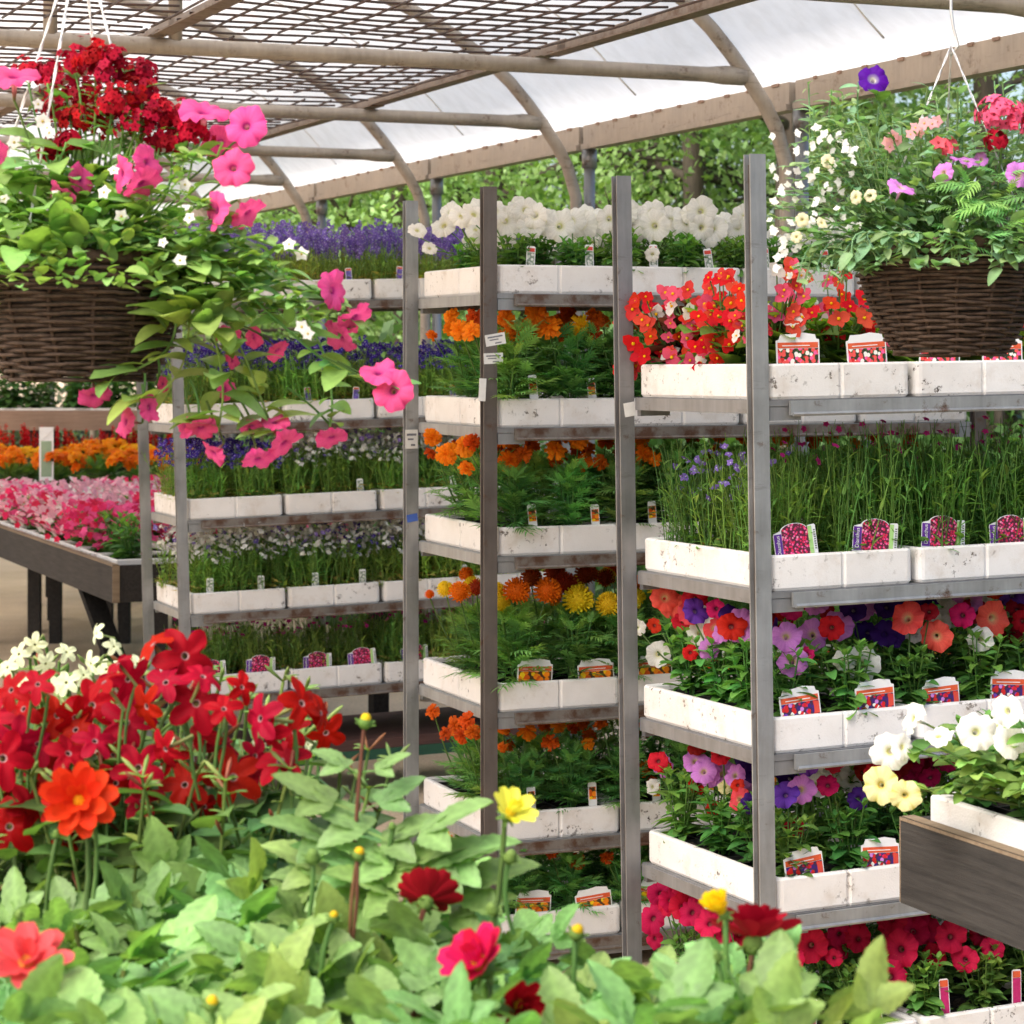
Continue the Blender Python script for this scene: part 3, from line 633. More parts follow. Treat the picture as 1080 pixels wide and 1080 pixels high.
def card_parts(kind):
    def panel(x0, x1, z0, z1, y, mat, name):
        m = MB(); m.box(x0, x1, y-.0006, y, z0, z1); return (name, m.mesh(name, mat), None)
    P = []
    if kind in ('petcard', 'marcard', 'begcard'):
        w = .042 if kind == 'petcard' else .044; h = .062 if kind != 'marcard' else .058; b = MB()
        out = [(-w, -.03), (w, -.03), (w, h-.014), (w-.006, h-.012), (w-.008, h-.004), (.01, h), (-.012, h-.003), (-w+.010, h-.003), (-w+.006, h-.013), (-w, h-.015)]
        k = len(out); b.add([(x, y, z) for y in (-.0006, .0006) for x, z in out], [tuple(range(k)), tuple(reversed(range(k, 2*k)))]+[(i, i+k, (i+1) % k+k, (i+1) % k) for i in range(k)])
        body = b.mesh('plant_card', M_CARDW); pic = {'petcard': PETPIC, 'marcard': MARPIC, 'begcard': BEGPIC}[kind]
        P = [panel(-w+.003, w-.003, h-.030, h-.019, -.0008, M_ORNG, 'header'), panel(-w+.003, w-.003, .001, h-.031, -.0008, pic, 'picture')]
        m = MB(); m.box(-w+.012, w-.02, -.0017, -.0014, h-.0262, h-.0245); P.append(('title_line', m.mesh('title_line', M_CARDW), None))
        if kind == 'petcard': P.append(panel(w-.014, w-.003, .006, h-.033, -.0015, M_REDH, 'side_strip'))
    elif kind == 'diacard':
        b = MB(); w = .047; h = .060; out = [(-w, -.03), (w, -.03), (w, h-.006), (w-.002, h-.003), (w-.016, h-.004)]+[(-.001+.031*math.cos(a), h-.012+.016*math.sin(a)) for a in np.linspace(.25, PI-.25, 9)]+[(-w+.018, h-.008), (-w+.002, h-.012), (-w, h-.016)]
        k = len(out); b.add([(x, y, z) for y in (-.0006, .0006) for x, z in out], [tuple(range(k)), tuple(reversed(range(k, 2*k)))]+[(i, i+k, (i+1) % k+k, (i+1) % k) for i in range(k)])
        body = b.mesh('plant_card', M_CARDW); c = MB(); o2 = [(-w+.018, 0), (w-.018, 0), (w-.018, h-.004)]+[(-.001+.029*math.cos(a), h-.012+.015*math.sin(a)) for a in np.linspace(.3, PI-.3, 9)]
        k = len(o2); c.add([(x, -.0012, z) for x, z in o2], [tuple(range(k))]); P = [('picture', c.mesh('picture', DIAPIC), None), panel(-w+.001, -w+.0175, 0, h-.014, -.0008, M_PURP, 'purple_strip'), panel(w-.0175, w-.009, 0, h-.006, -.0008, M_GRNP, 'green_strip')]
        cu = bpy.data.curves.new('card_title', 'FONT'); cu.body = 'Dianthus'; cu.size = .011; cu.extrude = .0002; ob = bpy.data.objects.new('tmp', cu); COL.objects.link(ob)
        bpy.context.view_layer.update(); me = bpy.data.meshes.new_from_object(ob.evaluated_get(bpy.context.evaluated_depsgraph_get())); bpy.data.objects.remove(ob); me.name = 'card_title'; me.materials.clear(); me.materials.append(M_CARDW)
        P.append(('card_title', me, T(-w+.012, -.0022, .004) @ RX(PI/2) @ RZ(PI/2)))
        m = MB(); 
        for q in range(9): m.box(w-.006, w-.002, -.0013, -.001, .008+q*.0045, .0105+q*.0045)
        P.append(('small_print', m.mesh('small_print', M_INK), None))
    else:
        w = .0105; h = {'wtag': .058, 'mtag': .060, 'ltag': .05, 'sctag': .075, 'gtag': .05}[kind]; b = MB()
        out = [(-w*.5, -.03), (w*.5, -.03), (w, .004), (w, h-.003), (w-.003, h), (-w+.003, h), (-w, h-.003), (-w, .004)]; k = len(out)
        b.add([(x, y, z) for y in (-.0005, .0005) for x, z in out], [tuple(range(k)), tuple(reversed(range(k, 2*k)))]+[(i, i+k, (i+1) % k+k, (i+1) % k) for i in range(k)])
        body = b.mesh('plant_tag', M_CARDW); pw = w-.002
        if kind == 'wtag': P = [panel(-pw, pw, h-.014, h-.005, -.0008, M_REDH, 'header'), panel(-pw, pw, .006, h-.016, -.0008, WHIPIC, 'picture')]
        if kind == 'mtag': P = [panel(-pw, pw, .018, h-.012, -.0008, MARPIC, 'picture')]
        if kind == 'ltag': P = [panel(-pw, pw, h-.009, h-.003, -.0008, M_ORNG, 'header'), panel(-pw, pw, .004, h-.010, -.0008, LOBPIC, 'picture')]
        if kind == 'gtag': P = [panel(-pw, pw, .006, h-.006, -.0008, WHIPIC, 'picture')]
        if kind == 'sctag': P = [panel(-pw, pw, h-.016, h-.003, -.0008, M_ORNG, 'header'), panel(-pw, pw, -.005, h-.017, -.0008, M_MAGP, 'picture')]
    return body, P
CARDS = {k: card_parts(k) for k in ('petcard', 'marcard', 'begcard', 'diacard', 'wtag', 'mtag', 'ltag', 'sctag', 'gtag')}
CARDTXT = {'petcard': 'petunia picture card with orange header', 'marcard': 'marigold picture card', 'begcard': 'begonia picture card', 'diacard': 'purple edged dianthus card', 'wtag': 'slim white tag with red top', 'mtag': 'slim white tag with marigold picture', 'ltag': 'slim tag with purple picture', 'sctag': 'slim crimson tag with orange top', 'gtag': 'slim pale grey tag'}
def card(kind, M, label, group):
    body, P = CARDS[kind]; nm = 'plant_card' if 'card' in kind else 'plant_tag'
    o = link(nm, body, None, M); tag(o, label, 'plant label', group)
    for n_, me, mm in P: link(n_, me, o, mm)
    return o
SH = ['top', 'second', 'third', 'fourth', 'fifth', 'bottom']
class Trolley: pass
def trolley(name, X, Y, th, tilt, tops, H, mats, label, base_mats, bz):
    t = Trolley(); t.M = T(X, Y, 0) @ RY(tilt) @ RZ(th); t.name = name; t.tops = tops
    t.root = empty('plant_trolley', t.M, label, 'trolley', 'plant trolleys')
    L, D = 1.35, .565
    me_f = post_mesh(mats[0], H); me_b = post_mesh(mats[1], H)
    t.posts = [link('post', me_f, t.root, T(0, .0, .05)), link('post', me_b, t.root, T(0, D-.0, .05) @ T(0, 0, 0)), link('post', me_f, t.root, T(L+.042, 0, .05)), link('post', me_b, t.root, T(L+.042, D, .05))]
    sm = shelf_mesh(mats[2], L, D, mats[3])
    for z in tops: link('shelf', sm, t.root, T(0, 0, z-.07))
    m = MB(); hh = min(.035, bz*.25); m.box(0, L, 0, D, bz-hh, bz, (1, 1, 1), 0); m.box(-.003, L+.003, -.003, D+.003, bz-hh*2, bz-hh-.0005, (1, 1, 1), 1); base = m.obj('base', base_mats, t.root)
    wr = (bz-hh*2)*.47; w = MB(); w.tube([(-.016, 0, 0), (.016, 0, 0)], wr, 16); w.bar((0, 0, 0), (0, 0, wr*1.12), .05, .02); wm = w.mesh('wheel', M_CELL)
    for x in (.1, L-.1):
        for y in (.08, D-.08): link('wheel', wm, base, T(x, y, wr))
    t.L, t.D = L, D
    for i, z in enumerate(tops):
        for k in range(4):
            o = link('foam_tray', TRAY, None, t.M @ T(.008+k*.337+U(-.002, .002), .006+U(0, .006), z-.0695) @ RZ(U(-.006, .006)))
            tag(o, 'white foam tray, %s from left on %s shelf of %s' % (ORD[k], SH[i] if len(tops) == 6 or i < 5 else SH[i], name), 'tray', 'white foam trays on the %s' % name)
            link('soil', SOIL, o)
    return t
def raypt(t, px, py, n_local, off):
    R3 = t.M.to_3x3(); n = R3 @ Vector(n_local); p = t.M @ (Vector(n_local)*off); d = Vector(((px-540)/F_PX, 1, (HY-py)/F_PX)); o = Vector((0, 0, EYE))
    k = (p-o).dot(n)/d.dot(n); return np.array(o+d*k), k
thC = R(24.5); C = trolley('right trolley', .5007+.0165, 4.585, thC, -.014, [1.5035, 1.131, .816, .504, .19], 1.86, [M_GALV, M_POSTM, M_POSTM, M_GALV], 'nearest steel plant trolley, at right, stacked with petunias and begonias', [M_POSTM, M_POSTM], .135)
thB = R(22); B = trolley('middle trolley', -.0345, 5.75, thB, -.001, [1.741, 1.414, 1.101, .722, .4045, .156], 1.88, [M_POSTD, M_GALV, M_GALV, M_RUSTY], 'middle steel plant trolley with a brown front post, full of orange marigolds', [M_POSTM, M_POSTM], .083)
thA = R(21); A = trolley('far trolley', -1.074+.02, 7.9, thA, -.028, [1.766, 1.356, 1.04, .724, .446], 1.86, [M_GALV, M_GALV, M_GALV, M_RUSTY], 'farthest steel plant trolley, at left, full of lobelia trays', [M_WOODP, M_GRNM], .19)
SHN = {'far trolley': 5, 'right trolley': 5, 'middle trolley': 6}
# stickers and tape on posts (sub-parts of a post; local post space)
def sticker(post, px0, z, w, h, rot, mat, lines=True, name='paper_sticker', y=-.0010):
    m = MB(); m.box(-w/2, w/2, -.0004, .0004, -h/2, h/2, (1, 1, 1), 0)
    if lines:
        m.box(-w*.38, w*.38, -.0009, -.0005, h*.18, h*.30, (1, 1, 1), 1); m.box(-w*.3, w*.15, -.0009, -.0005, -.05*h, .04*h, (1, 1, 1), 1); m.box(-w*.05, w*.28, -.0009, -.0005, -h*.36, -h*.26, (1, 1, 1), 1)
    m.obj(name, [mat, M_INK], post, T(px0, y, z) @ RY(rot))
def zpost(px_y, Y): return EYE+(HY-px_y)/F_PX*Y-.05
sticker(B.posts[0], -.005, zpost(358, 5.75), .052, .028, -.16, M_TAPE); sticker(B.posts[0], -.010, zpost(378, 5.75), .05, .026, -.04, M_TAPE)
sticker(B.posts[0], -.040, zpost(411, 5.75), .018, .055, .05, M_TAPE, False, 'tape', -.004)
sticker(C.posts[1], -.012, zpost(430, 5.1), .026, .03, -.15, M_TAPE, False, 'tape')
sticker(B.posts[1], -.020, zpost(463, 6.27), .035, .05, 0, M_TAPE, True); sticker(B.posts[1], -.018, zpost(546, 6.27), .030, .020, -.15, M_BLUE, False)

# ------------------------------------------------------------------ plants on the trolleys
def row_plants(t, si, name, cat, desc, fols, rows, cols, y0=.07, dy=.12, x0=.075, dx=None, scale=1., skip=None, blooms=None, flower_fn=None, zoff=-.018, jit=.012):
    out = {}; dx = dx or (1.30/cols)
    for r_ in range(rows):
        for c_ in range(cols):
            if skip and skip(r_, c_): continue
            x = x0+dx*c_+U(-jit, jit); y = y0+dy*r_+U(-jit, jit); M = t.M @ T(x, y, t.tops[si]+zoff)
            d = desc(r_, c_) if callable(desc) else desc
            lab = '%s, %s from left, %s row, %s shelf, %s' % (d, ORD[c_], ['front', 'second', 'third', 'back'][r_], SH[si], t.name)
            f = fols(r_, c_) if callable(fols) else fols
            rt = plant(name, M, lab, cat, '%ss on the %s shelf of the %s' % (cat, SH[si], t.name), random.choice(f), scale*U(.9, 1.12), random.choice(blooms(r_, c_) if callable(blooms) else blooms) if blooms else None)
            out[(r_, c_)] = (rt, M, np.array(M.translation))
            if flower_fn: flower_fn(r_, c_, rt, M, np.array(M.translation))
    return out
def nearest(pl, p): return min(pl.values(), key=lambda q: (q[2][0]-p[0])**2+(q[2][1]-p[1])**2)
def put_list(t, pl, lst, face, off, spread=.45, sr=.0016, tube=.8, up=.35, stem=STEM, basez=.06):
    for it in lst:
        px, py, r_, key = it[:4]; o_ = (off if len(it) < 5 else it[4])+U(-.015, .015)
        p, Yd = raypt(t, px, py, (0, 1, 0) if face == 'f' else (1, 0, 0), o_)
        rt, M, b = nearest(pl, p); d = (U(-spread, spread)-p[0]*.15, -1, up+U(-spread, spread))
        if face == 'l': d = (d[0]-.5, d[1], d[2])
        bb = (b[0]*.6+p[0]*.4, b[1]*.6+p[1]*.4, min(b[2]+basez, p[2]-.01))
        add_flower(rt, M, key, p, d, r_/F_PX*Yd, bb, stem, sr, tube)
def rnd_flowers(keys, n, z0, z1, size, w=.05, sr=.0016, up=.6, tube=.8, rows=None):
    def fn(r_, c_, rt, M, b):
        if rows is not None and r_ not in rows: return
        ks = keys(r_, c_) if callable(keys) else keys
        for i in range(random.choice(n)):
            p = b+np.array([U(-w, w), U(-w, w), U(z0, z1)])
            add_flower(rt, M, random.choice(ks), p, (U(-.7, .6), -1, up+U(-.4, .6)), size*U(.8, 1.15), b+np.array([U(-.02, .02), U(-.02, .02), .05]), STEM, sr, tube)
    return fn
# -- right trolley
def c1leaf(r_, c_): return FO['bronze'] if c_ == 0 and r_ >= 3 else FO['begonia']
def c1fl(r_, c_, rt, M, b):
    ks = ['br'] if c_ == 0 and r_ >= 2 else (['bp', 'bc', 'bp', 'bw'] if (c_+r_) % 3 == 0 else (['br', 'bc', 'br'] if (c_+r_) % 3 == 1 else ['bp', 'bw', 'bp', 'bc']))
    for i in range(16 if c_ <= 1 else 9):
        a = U(0, 6.28); q = U(.02, .075); p = b+np.array([q*math.cos(a), q*math.sin(a), U(.06, .17)-(q*.5)])
        add_flower(rt, M, random.choice(ks), p, (U(-1, .6), -1, U(-.2, .8)), U(.015, .025), b+np.array([0, 0, .05]), STEM, .0014, .2)
def c1desc(r_, c_): return 'bronze leaved begonia' if c1leaf(r_, c_) is FO['bronze'] else 'green leaved begonia'
plC1 = row_plants(C, 0, 'begonia_plant', 'begonia', c1desc, c1leaf, 4, 9, .115, .125, .065, .15, 1., None, None, c1fl)
def fill(poly, n, keys, rr=(9, 14)):
    x0, x1, y0, y1 = poly; return [(U(x0, x1), U(y0, y1), U(*rr), random.choice(keys)) for _ in range(n)]
put_list(C, plC1, fill((745, 785, 288, 345), 22, ['br', 'br', 'bc'])+fill((690, 745, 305, 385), 30, ['bp', 'bp', 'bp', 'bc', 'bw'])+fill((735, 785, 340, 392), 12, ['bc', 'bp', 'br']), 'l', .03, .9, .0014, .2, .2)
put_list(C, plC1, fill((655, 685, 310, 345), 12, ['br', 'bc'])+fill((652, 680, 360, 392), 8, ['br', 'bc']), 'l', .0, .5, .0014, .2, .2)
put_list(C, plC1, fill((815, 850, 280, 345), 18, ['bc', 'bp', 'bw'])+fill((850, 915, 275, 345), 10, ['bc', 'br', 'bp']), 'f', .04, .5, .0014, .2, .2)
plC2 = row_plants(C, 1, 'dianthus_clump', 'dianthus', lambda r_, c_: 'grassy green clump with small blue flowers' if c_ == 0 and r_ >= 1 else 'tall grassy dianthus seedlings', FO['grass'], 3, 8, .095, .165, .088, .165, 1., None, lambda r_, c_: BL['blue'] if c_ == 0 and r_ >= 1 else BL['diatall'])
MIXK = ['lilac', 'coral', 'white', 'red', 'mag', 'deep', 'violet', 'dred']
MIXD = {'lilac': 'lilac', 'coral': 'coral pink', 'white': 'white', 'red': 'red', 'mag': 'magenta', 'deep': 'dark purple', 'violet': 'violet', 'dred': 'dark red'}
def mixk(r_, c_, s): return MIXK[(r_*3+c_*5+s*2) % 8]
def mixdesc(s): return lambda r_, c_: '%s petunia' % MIXD[mixk(r_, c_, s)]
plC3 = row_plants(C, 2, 'petunia_plant', 'petunia', lambda r_, c_: 'leafy petunia' if r_ < 1 else mixdesc(0)(r_, c_), FO['petunia'], 4, 9, .06, .14, .07, .148, 1., None, None, rnd_flowers(lambda r_, c_: [mixk(r_, c_, 0)], (2, 3, 4), .13, .22, .030, .055, rows=(1, 2, 3)))
put_list(C, plC3, [(829, 671, 18, 'lilac'), (836, 698, 17, 'lilac'), (851, 690, 9, 'mag'), (877, 662, 15, 'red'), (908, 700, 20, 'white'), (890, 697, 13, 'white'), (957, 652, 18, 'coral'), (988, 671, 18, 'coral'), (1047, 652, 19, 'coral'), (1015, 649, 15, 'mag'), (1034, 674, 14, 'white'), (980, 645, 11, 'dred')], 'f', .055)
put_list(C, plC3, [(900, 643, 15, 'deep', .2), (1020, 632, 16, 'lilac', .2), (1068, 627, 16, 'violet', .2), (1050, 620, 12, 'red', .2), (935, 640, 14, 'deep', .22), (1078, 655, 12, 'red', .1), (835, 642, 13, 'mag', .2), (868, 640, 13, 'dred', .2)], 'f', .2)
put_list(C, plC3, [(708, 638, 15, 'coral'), (733, 632, 15, 'red'), (690, 660, 9, 'red'), (720, 655, 11, 'red'), (672, 662, 10, 'white'), (694, 690, 15, 'white'), (737, 668, 14, 'white'), (742, 650, 12, 'white'), (753, 662, 14, 'coral'), (748, 684, 13, 'lilac'), (762, 668, 12, 'lilac'), (781, 660, 20, 'lilac'), (770, 648, 12, 'deep'), (755, 642, 11, 'mag'), (728, 688, 9, 'red')], 'l', .06, .5)
plC4 = row_plants(C, 3, 'petunia_plant', 'petunia', lambda r_, c_: 'leafy petunia' if r_ < 1 else mixdesc(1)(r_, c_), FO['petunia'], 4, 9, .06, .14, .07, .148, 1., None, None, rnd_flowers(lambda r_, c_: [mixk(r_, c_, 1)], (2, 3, 4), .12, .19, .029, .055, rows=(1, 2, 3)))
put_list(C, plC4, [(845, 833, 17, 'lilac'), (828, 838, 16, 'violet'), (873, 828, 13, 'mag'), (838, 873, 13, 'dred'), (905, 842, 12, 'deep'), (880, 802, 14, 'dred'), (850, 805, 14, 'violet'), (925, 815, 14, 'red')], 'f', .055)
put_list(C, plC4, [(700, 808, 13, 'lilac'), (746, 815, 17, 'lilac'), (733, 803, 13, 'lilac'), (688, 830, 9, 'white'), (752, 852, 9, 'red'), (780, 843, 12, 'coral'), (775, 818, 12, 'lilac'), (765, 830, 8, 'cream'), (778, 828, 8, 'red'), (735, 785, 12, 'dred'), (760, 795, 12, 'red')], 'l', .06, .5)
plC5 = row_plants(C, 4, 'petunia_plant', 'petunia', 'crimson petunia', FO['petunia'], 4, 9, .06, .14, .07, .148, 1., None, None, rnd_flowers(['crim'], (2, 3, 4), .13, .2, .031, .055, rows=(1, 2, 3)))
put_list(C, plC5, [(855, 997, 18, 'crim'), (950, 1001, 20, 'crim'), (940, 1030, 18, 'crim'), (1003, 988, 17, 'crim'), (963, 982, 17, 'crim', .15), (1018, 1012, 15, 'crim'), (1047, 1000, 14, 'crim'), (985, 1008, 14, 'crim', .12), (905, 990, 14, 'crim', .15), (915, 1045, 14, 'crim', .1), (835, 1012, 15, 'crim'), (885, 985, 13, 'crim', .18), (925, 1005, 16, 'crim', .16), (1035, 985, 13, 'crim', .16), (880, 1010, 9, 'crim')], 'f', .055, .3)
put_list(C, plC5, [(688, 968, 17, 'crim'), (729, 962, 17, 'crim'), (720, 938, 14, 'crim'), (696, 942, 15, 'crim'), (745, 945, 13, 'crim'), (705, 955, 13, 'crim'), (770, 955, 14, 'crim'), (760, 985, 13, 'crim'), (690, 990, 12, 'crim')], 'l', .06, .4)
# -- middle trolley
plB1 = row_plants(B, 0, 'petunia_plant', 'petunia', 'white petunia', FO['petlow'], 3, 9, .06, .16, .07, .148, .95, None, None, rnd_flowers(['white'], (3, 4), .09, .14, .033, .06, rows=(1, 2)))
put_list(B, plB1, [(440, 243, 11, 'white', .45), (453, 262, 9, 'white', .4), (468, 238, 14, 'white', .3), (487, 228, 14, 'white', .2), (500, 226, 14, 'white', .1), (475, 225, 13, 'white', .3)], 'f', .1)
put_list(B, plB1, [(q+U(-4, 4), U(219, 243), U(13, 17), 'white', U(.03, .2)) for q in range(512, 790, 11)]+[(688, 268, 9, 'white', .0), (560, 238, 16, 'white'), (690, 238, 17, 'white'), (740, 240, 15, 'white')], 'f', .05)
mfl = lambda ks, n, z0, z1, s: rnd_flowers(ks, n, z0, z1, s, .05, .0018, .5, .3, rows=(1, 2, 3))
plB2 = row_plants(B, 1, 'marigold_plant', 'marigold', lambda r_, c_: 'orange marigold', FO['marigold'], 3, 9, .06, .15, .07, .148, 1., None, None, mfl(['mo', 'mo', 'mr'], (2, 3), .17, .23, .024))
put_list(B, plB2, [(456, 353, 8, 'mo', .4), (475, 333, 12, 'mo', .35), (485, 348, 13, 'mo', .2), (497, 349, 12, 'mo'), (500, 335, 12, 'mr', .2), (478, 346, 12, 'mo', .3), (532, 336, 14, 'mo'), (542, 347, 11, 'mo'), (566, 332, 16, 'mo'), (578, 344, 16, 'mo'), (592, 350, 12, 'mr'), (612, 344, 12, 'my'), (630, 336, 12, 'mr'), (545, 358, 10, 'mo'), (600, 330, 12, 'mr', .2), (627, 350, 10, 'mr'), (534, 355, 10, 'mo')], 'f', .06, .85, .0018, .3, .4)
plB3 = row_plants(B, 2, 'marigold_plant', 'marigold', lambda r_, c_: 'orange marigold', FO['marigold'], 3, 9, .06, .15, .07, .148, 1., None, None, mfl(['mo', 'mr', 'mr'], (2, 3), .16, .23, .023))
put_list(B, plB3, [(456, 462, 12, 'mo', .3), (471, 479, 14, 'mo', .2), (489, 470, 13, 'mo', .1), (499, 466, 11, 'mr'), (492, 493, 10, 'mo'), (538, 486, 14, 'mo'), (552, 478, 12, 'mr'), (586, 474, 14, 'mo'), (608, 464, 14, 'mo'), (614, 487, 13, 'mo'), (634, 487, 10, 'mr'), (679, 477, 12, 'mo'), (690, 485, 9, 'mo'), (560, 468, 12, 'mr', .2), (525, 468, 12, 'mr', .2), (640, 465, 11, 'mr', .2), (455, 478, 9, 'mr', .4)], 'f', .06, .85, .0018, .3, .4)
plB4 = row_plants(B, 3, 'marigold_plant', 'marigold', 'pompon marigold', FO['marigold'], 3, 9, .06, .15, .07, .148, 1.05, None, None, mfl(['po', 'pd', 'py'], (1, 2), .20, .25, .022))
put_list(B, plB4, [(470, 623, 9, 'py', .3), (485, 627, 12, 'po', .15), (544, 626, 15, 'po'), (577, 626, 14, 'po'), (610, 636, 17, 'py'), (642, 640, 14, 'py'), (529, 639, 9, 'py'), (560, 612, 11, 'pd', .15), (596, 618, 12, 'pd', .12), (618, 608, 12, 'pd', .2), (638, 612, 11, 'pd', .2), (503, 622, 10, 'pd', .2), (524, 624, 9, 'py', .1), (666, 638, 10, 'py'), (585, 606, 11, 'pd', .25), (695, 622, 14, 'py', .1), (672, 632, 9, 'py', .1), (453, 628, 5, 'po', .4)], 'f', .06, .3, .002, .4, 1.4)
plB5 = row_plants(B, 4, 'marigold_plant', 'marigold', 'small orange marigold', FO['marigold'], 3, 9, .06, .15, .07, .148, .9, None, None, mfl(['mr', 'mo', 'mr'], (1, 2), .15, .2, .022))
put_list(B, plB5, [(456, 750, 10, 'mr', .35), (480, 765, 13, 'mr', .2), (492, 760, 12, 'mr', .1), (499, 772, 11, 'mr'), (470, 773, 9, 'mr', .25), (487, 775, 10, 'mr', .15), (530, 769, 8, 'mo'), (556, 770, 12, 'mo'), (580, 782, 11, 'mr'), (530, 788, 8, 'mo'), (634, 762, 10, 'mr'), (620, 784, 8, 'mo'), (679, 810, 10, 'mo'), (690, 825, 9, 'mr')], 'f', .06, .85, .0018, .3, .4)
plB6 = row_plants(B, 5, 'marigold_plant', 'marigold', 'low orange marigold', FO['marigold'], 3, 9, .06, .15, .07, .148, .85, None, None, mfl(['mr', 'mo'], (1, 2), .14, .19, .021))
put_list(B, plB6, [(455, 880, 10, 'mr', .3), (470, 884, 9, 'mo', .2), (490, 893, 10, 'mr', .1), (608, 908, 10, 'mr'), (640, 904, 8, 'mr'), (582, 900, 8, 'mr')], 'f', .06, .85, .0018, .3, .4)
# -- far trolley
row_plants(A, 0, 'lobelia_clump', 'lobelia', 'purple spiked lobelia', FO['lobelia'], 3, 8, .095, .165, .088, .165, 1.05, None, BL['lobspike'])
row_plants(A, 1, 'lobelia_clump', 'lobelia', 'dark blue lobelia', FO['lobtall'], 3, 8, .095, .165, .088, .165, 1.05, None, BL['lobdeep'])
row_plants(A, 2, 'lobelia_clump', 'lobelia', lambda r_, c_: 'dark blue lobelia' if c_ < 2 else 'white lobelia', FO['lobtall'], 3, 8, .095, .165, .088, .165, 1.05, None, lambda r_, c_: BL['lobdeep'] if c_ < 2 else BL['lobwhite'])
row_plants(A, 3, 'lobelia_clump', 'lobelia', 'white lobelia', FO['lobtall'], 3, 8, .095, .165, .088, .165, 1.08, None, lambda r_, c_: BL['lobmixw'] if c_ in (3, 6) else BL['lobwhite'])
row_plants(A, 4, 'dianthus_clump', 'dianthus', 'grassy dianthus dotted magenta', FO['lobtall'], 3, 8, .095, .165, .088, .165, .95, None, BL['dianthus'])
# cards along the fronts
def cards(t, si, kind, xs, y=.026, tilt=-.06):
    for q, x in enumerate(xs):
        M = t.M @ T(x+U(-.009, .009), y, t.tops[si]-.004+U(-.008, .003)) @ RZ(U(-.08, .08)) @ RX(tilt+U(-.06, .06)) @ RY(U(-.10, .10)) @ Matrix.Diagonal((1.08, 1, 1., 1))
        card(kind, M, '%s, %s from left along %s shelf of %s' % (CARDTXT[kind], ORD[q], SH[si], t.name), 'plant cards on the %s' % t.name)
st = lambda x0, n=8, d=.165: [x0+d*i for i in range(n)]
cards(C, 0, 'begcard', st(.079)); cards(C, 1, 'diacard', st(.083)); cards(C, 2, 'petcard', st(.079)); cards(C, 3, 'petcard', st(.083)); cards(C, 4, 'sctag', st(.085))
cards(B, 0, 'wtag', st(.098)); cards(B, 1, 'mtag', st(.112, 8, .155)); cards(B, 2, 'mtag', st(.10)); cards(B, 3, 'marcard', st(.107)); cards(B, 4, 'mtag', st(.104)); cards(B, 5, 'marcard', st(.107))
cards(A, 0, 'ltag', [.60, .77, 1.1]); cards(A, 1, 'ltag', [.44, .61, .95]); cards(A, 2, 'gtag', [.62, .95, 1.2]); cards(A, 3, 'gtag', [.075, .26, .45, .61, .8, .98]); cards(A, 4, 'diacard', [.07, .25, .45, .61, .8])

# ------------------------------------------------------------------ benches
def bench(name, corner, th, width, length, z, hb, mats, label, legs=((.25, 0), (1.5, 0)), brace=True):
    M = T(corner[0], corner[1], 0) @ RZ(th); rt = empty(name, M, label, 'bench')     # local y along the long side, x along the end
    m = MB(); m.box(0, .025, .0, length, z-hb, z, (1, 1, 1), 0); m.box(-.002, .0255, -.004, -.0005, z-hb+.002, z-.002, (1, 1, 1), 1); m.box(.001, .024, .002, length-.002, z+.0004, z+.0012, (1, 1, 1), 1); m.box(-.0012, -.0004, .0, length, z-.006, z-.0005, (1, 1, 1), 1); m.box(-.0005, .0255, length+.0004, length+.003, z-hb+.001, z-.001, (1, 1, 1), 1); m.obj('side_board', [mats[0], mats[1]], rt)
    m = MB(); m.box(width-.025, width, 0, length, z-hb, z); m.obj('side_board', mats[0], rt)
    for y in (0.0, length-.025):
        m = MB(); m.box(.0265, width-.0265, y+.001, y+.024, z-hb+.001, z-.003); m.obj('end_board', mats[0], rt)
    m = MB(); m.box(.0265, width-.0265, .026, length-.026, z-.085, z-.065); m.obj('table_top', mats[0], rt)
    for x, y in legs:
        for xx in (.03+x, width-.10):
            m = MB(); m.box(xx, xx+.065, y, y+.065, 0, z-.09); m.obj('leg', mats[0], rt)
        m = MB(); m.box(.10, width-.105, y+.015, y+.05, .20, .32); m.obj('crossbar', mats[0], rt)
        if brace:
            m = MB(); m.bar((.06, y+.09, z-.45), (.06, y+.75, z-.10), .035, .08, up=(1, 0, 0)); m.obj('brace', mats[0], rt)
    return rt
BR = at(950, 861, 3.9)
# right bench runs from its far corner towards the camera: origin at its near end
Lr = 2.0; near = BR-E1*Lr
bench('display_bench', near, TH, 1.0, Lr, BR[2], .142, [M_WOODR, M_WOODX], 'charcoal wooden bench end at right holding white petunias', ((.2, 0), (1.7, 0)), False)
m = MB(); m.box(-.003, .029, Lr+.0005, Lr+.005, BR[2]-.140, BR[2]-.001)
BL1 = at(119, 596, 9.0)
bench('display_bench', BL1, R(23), 1.15, 4.2, BL1[2], .145, [M_WOOD, M_WOODX], 'dark wooden bench on braced legs holding pink bedding plants', ((.12, 0), (1.45, 0), (2.8, 0)))
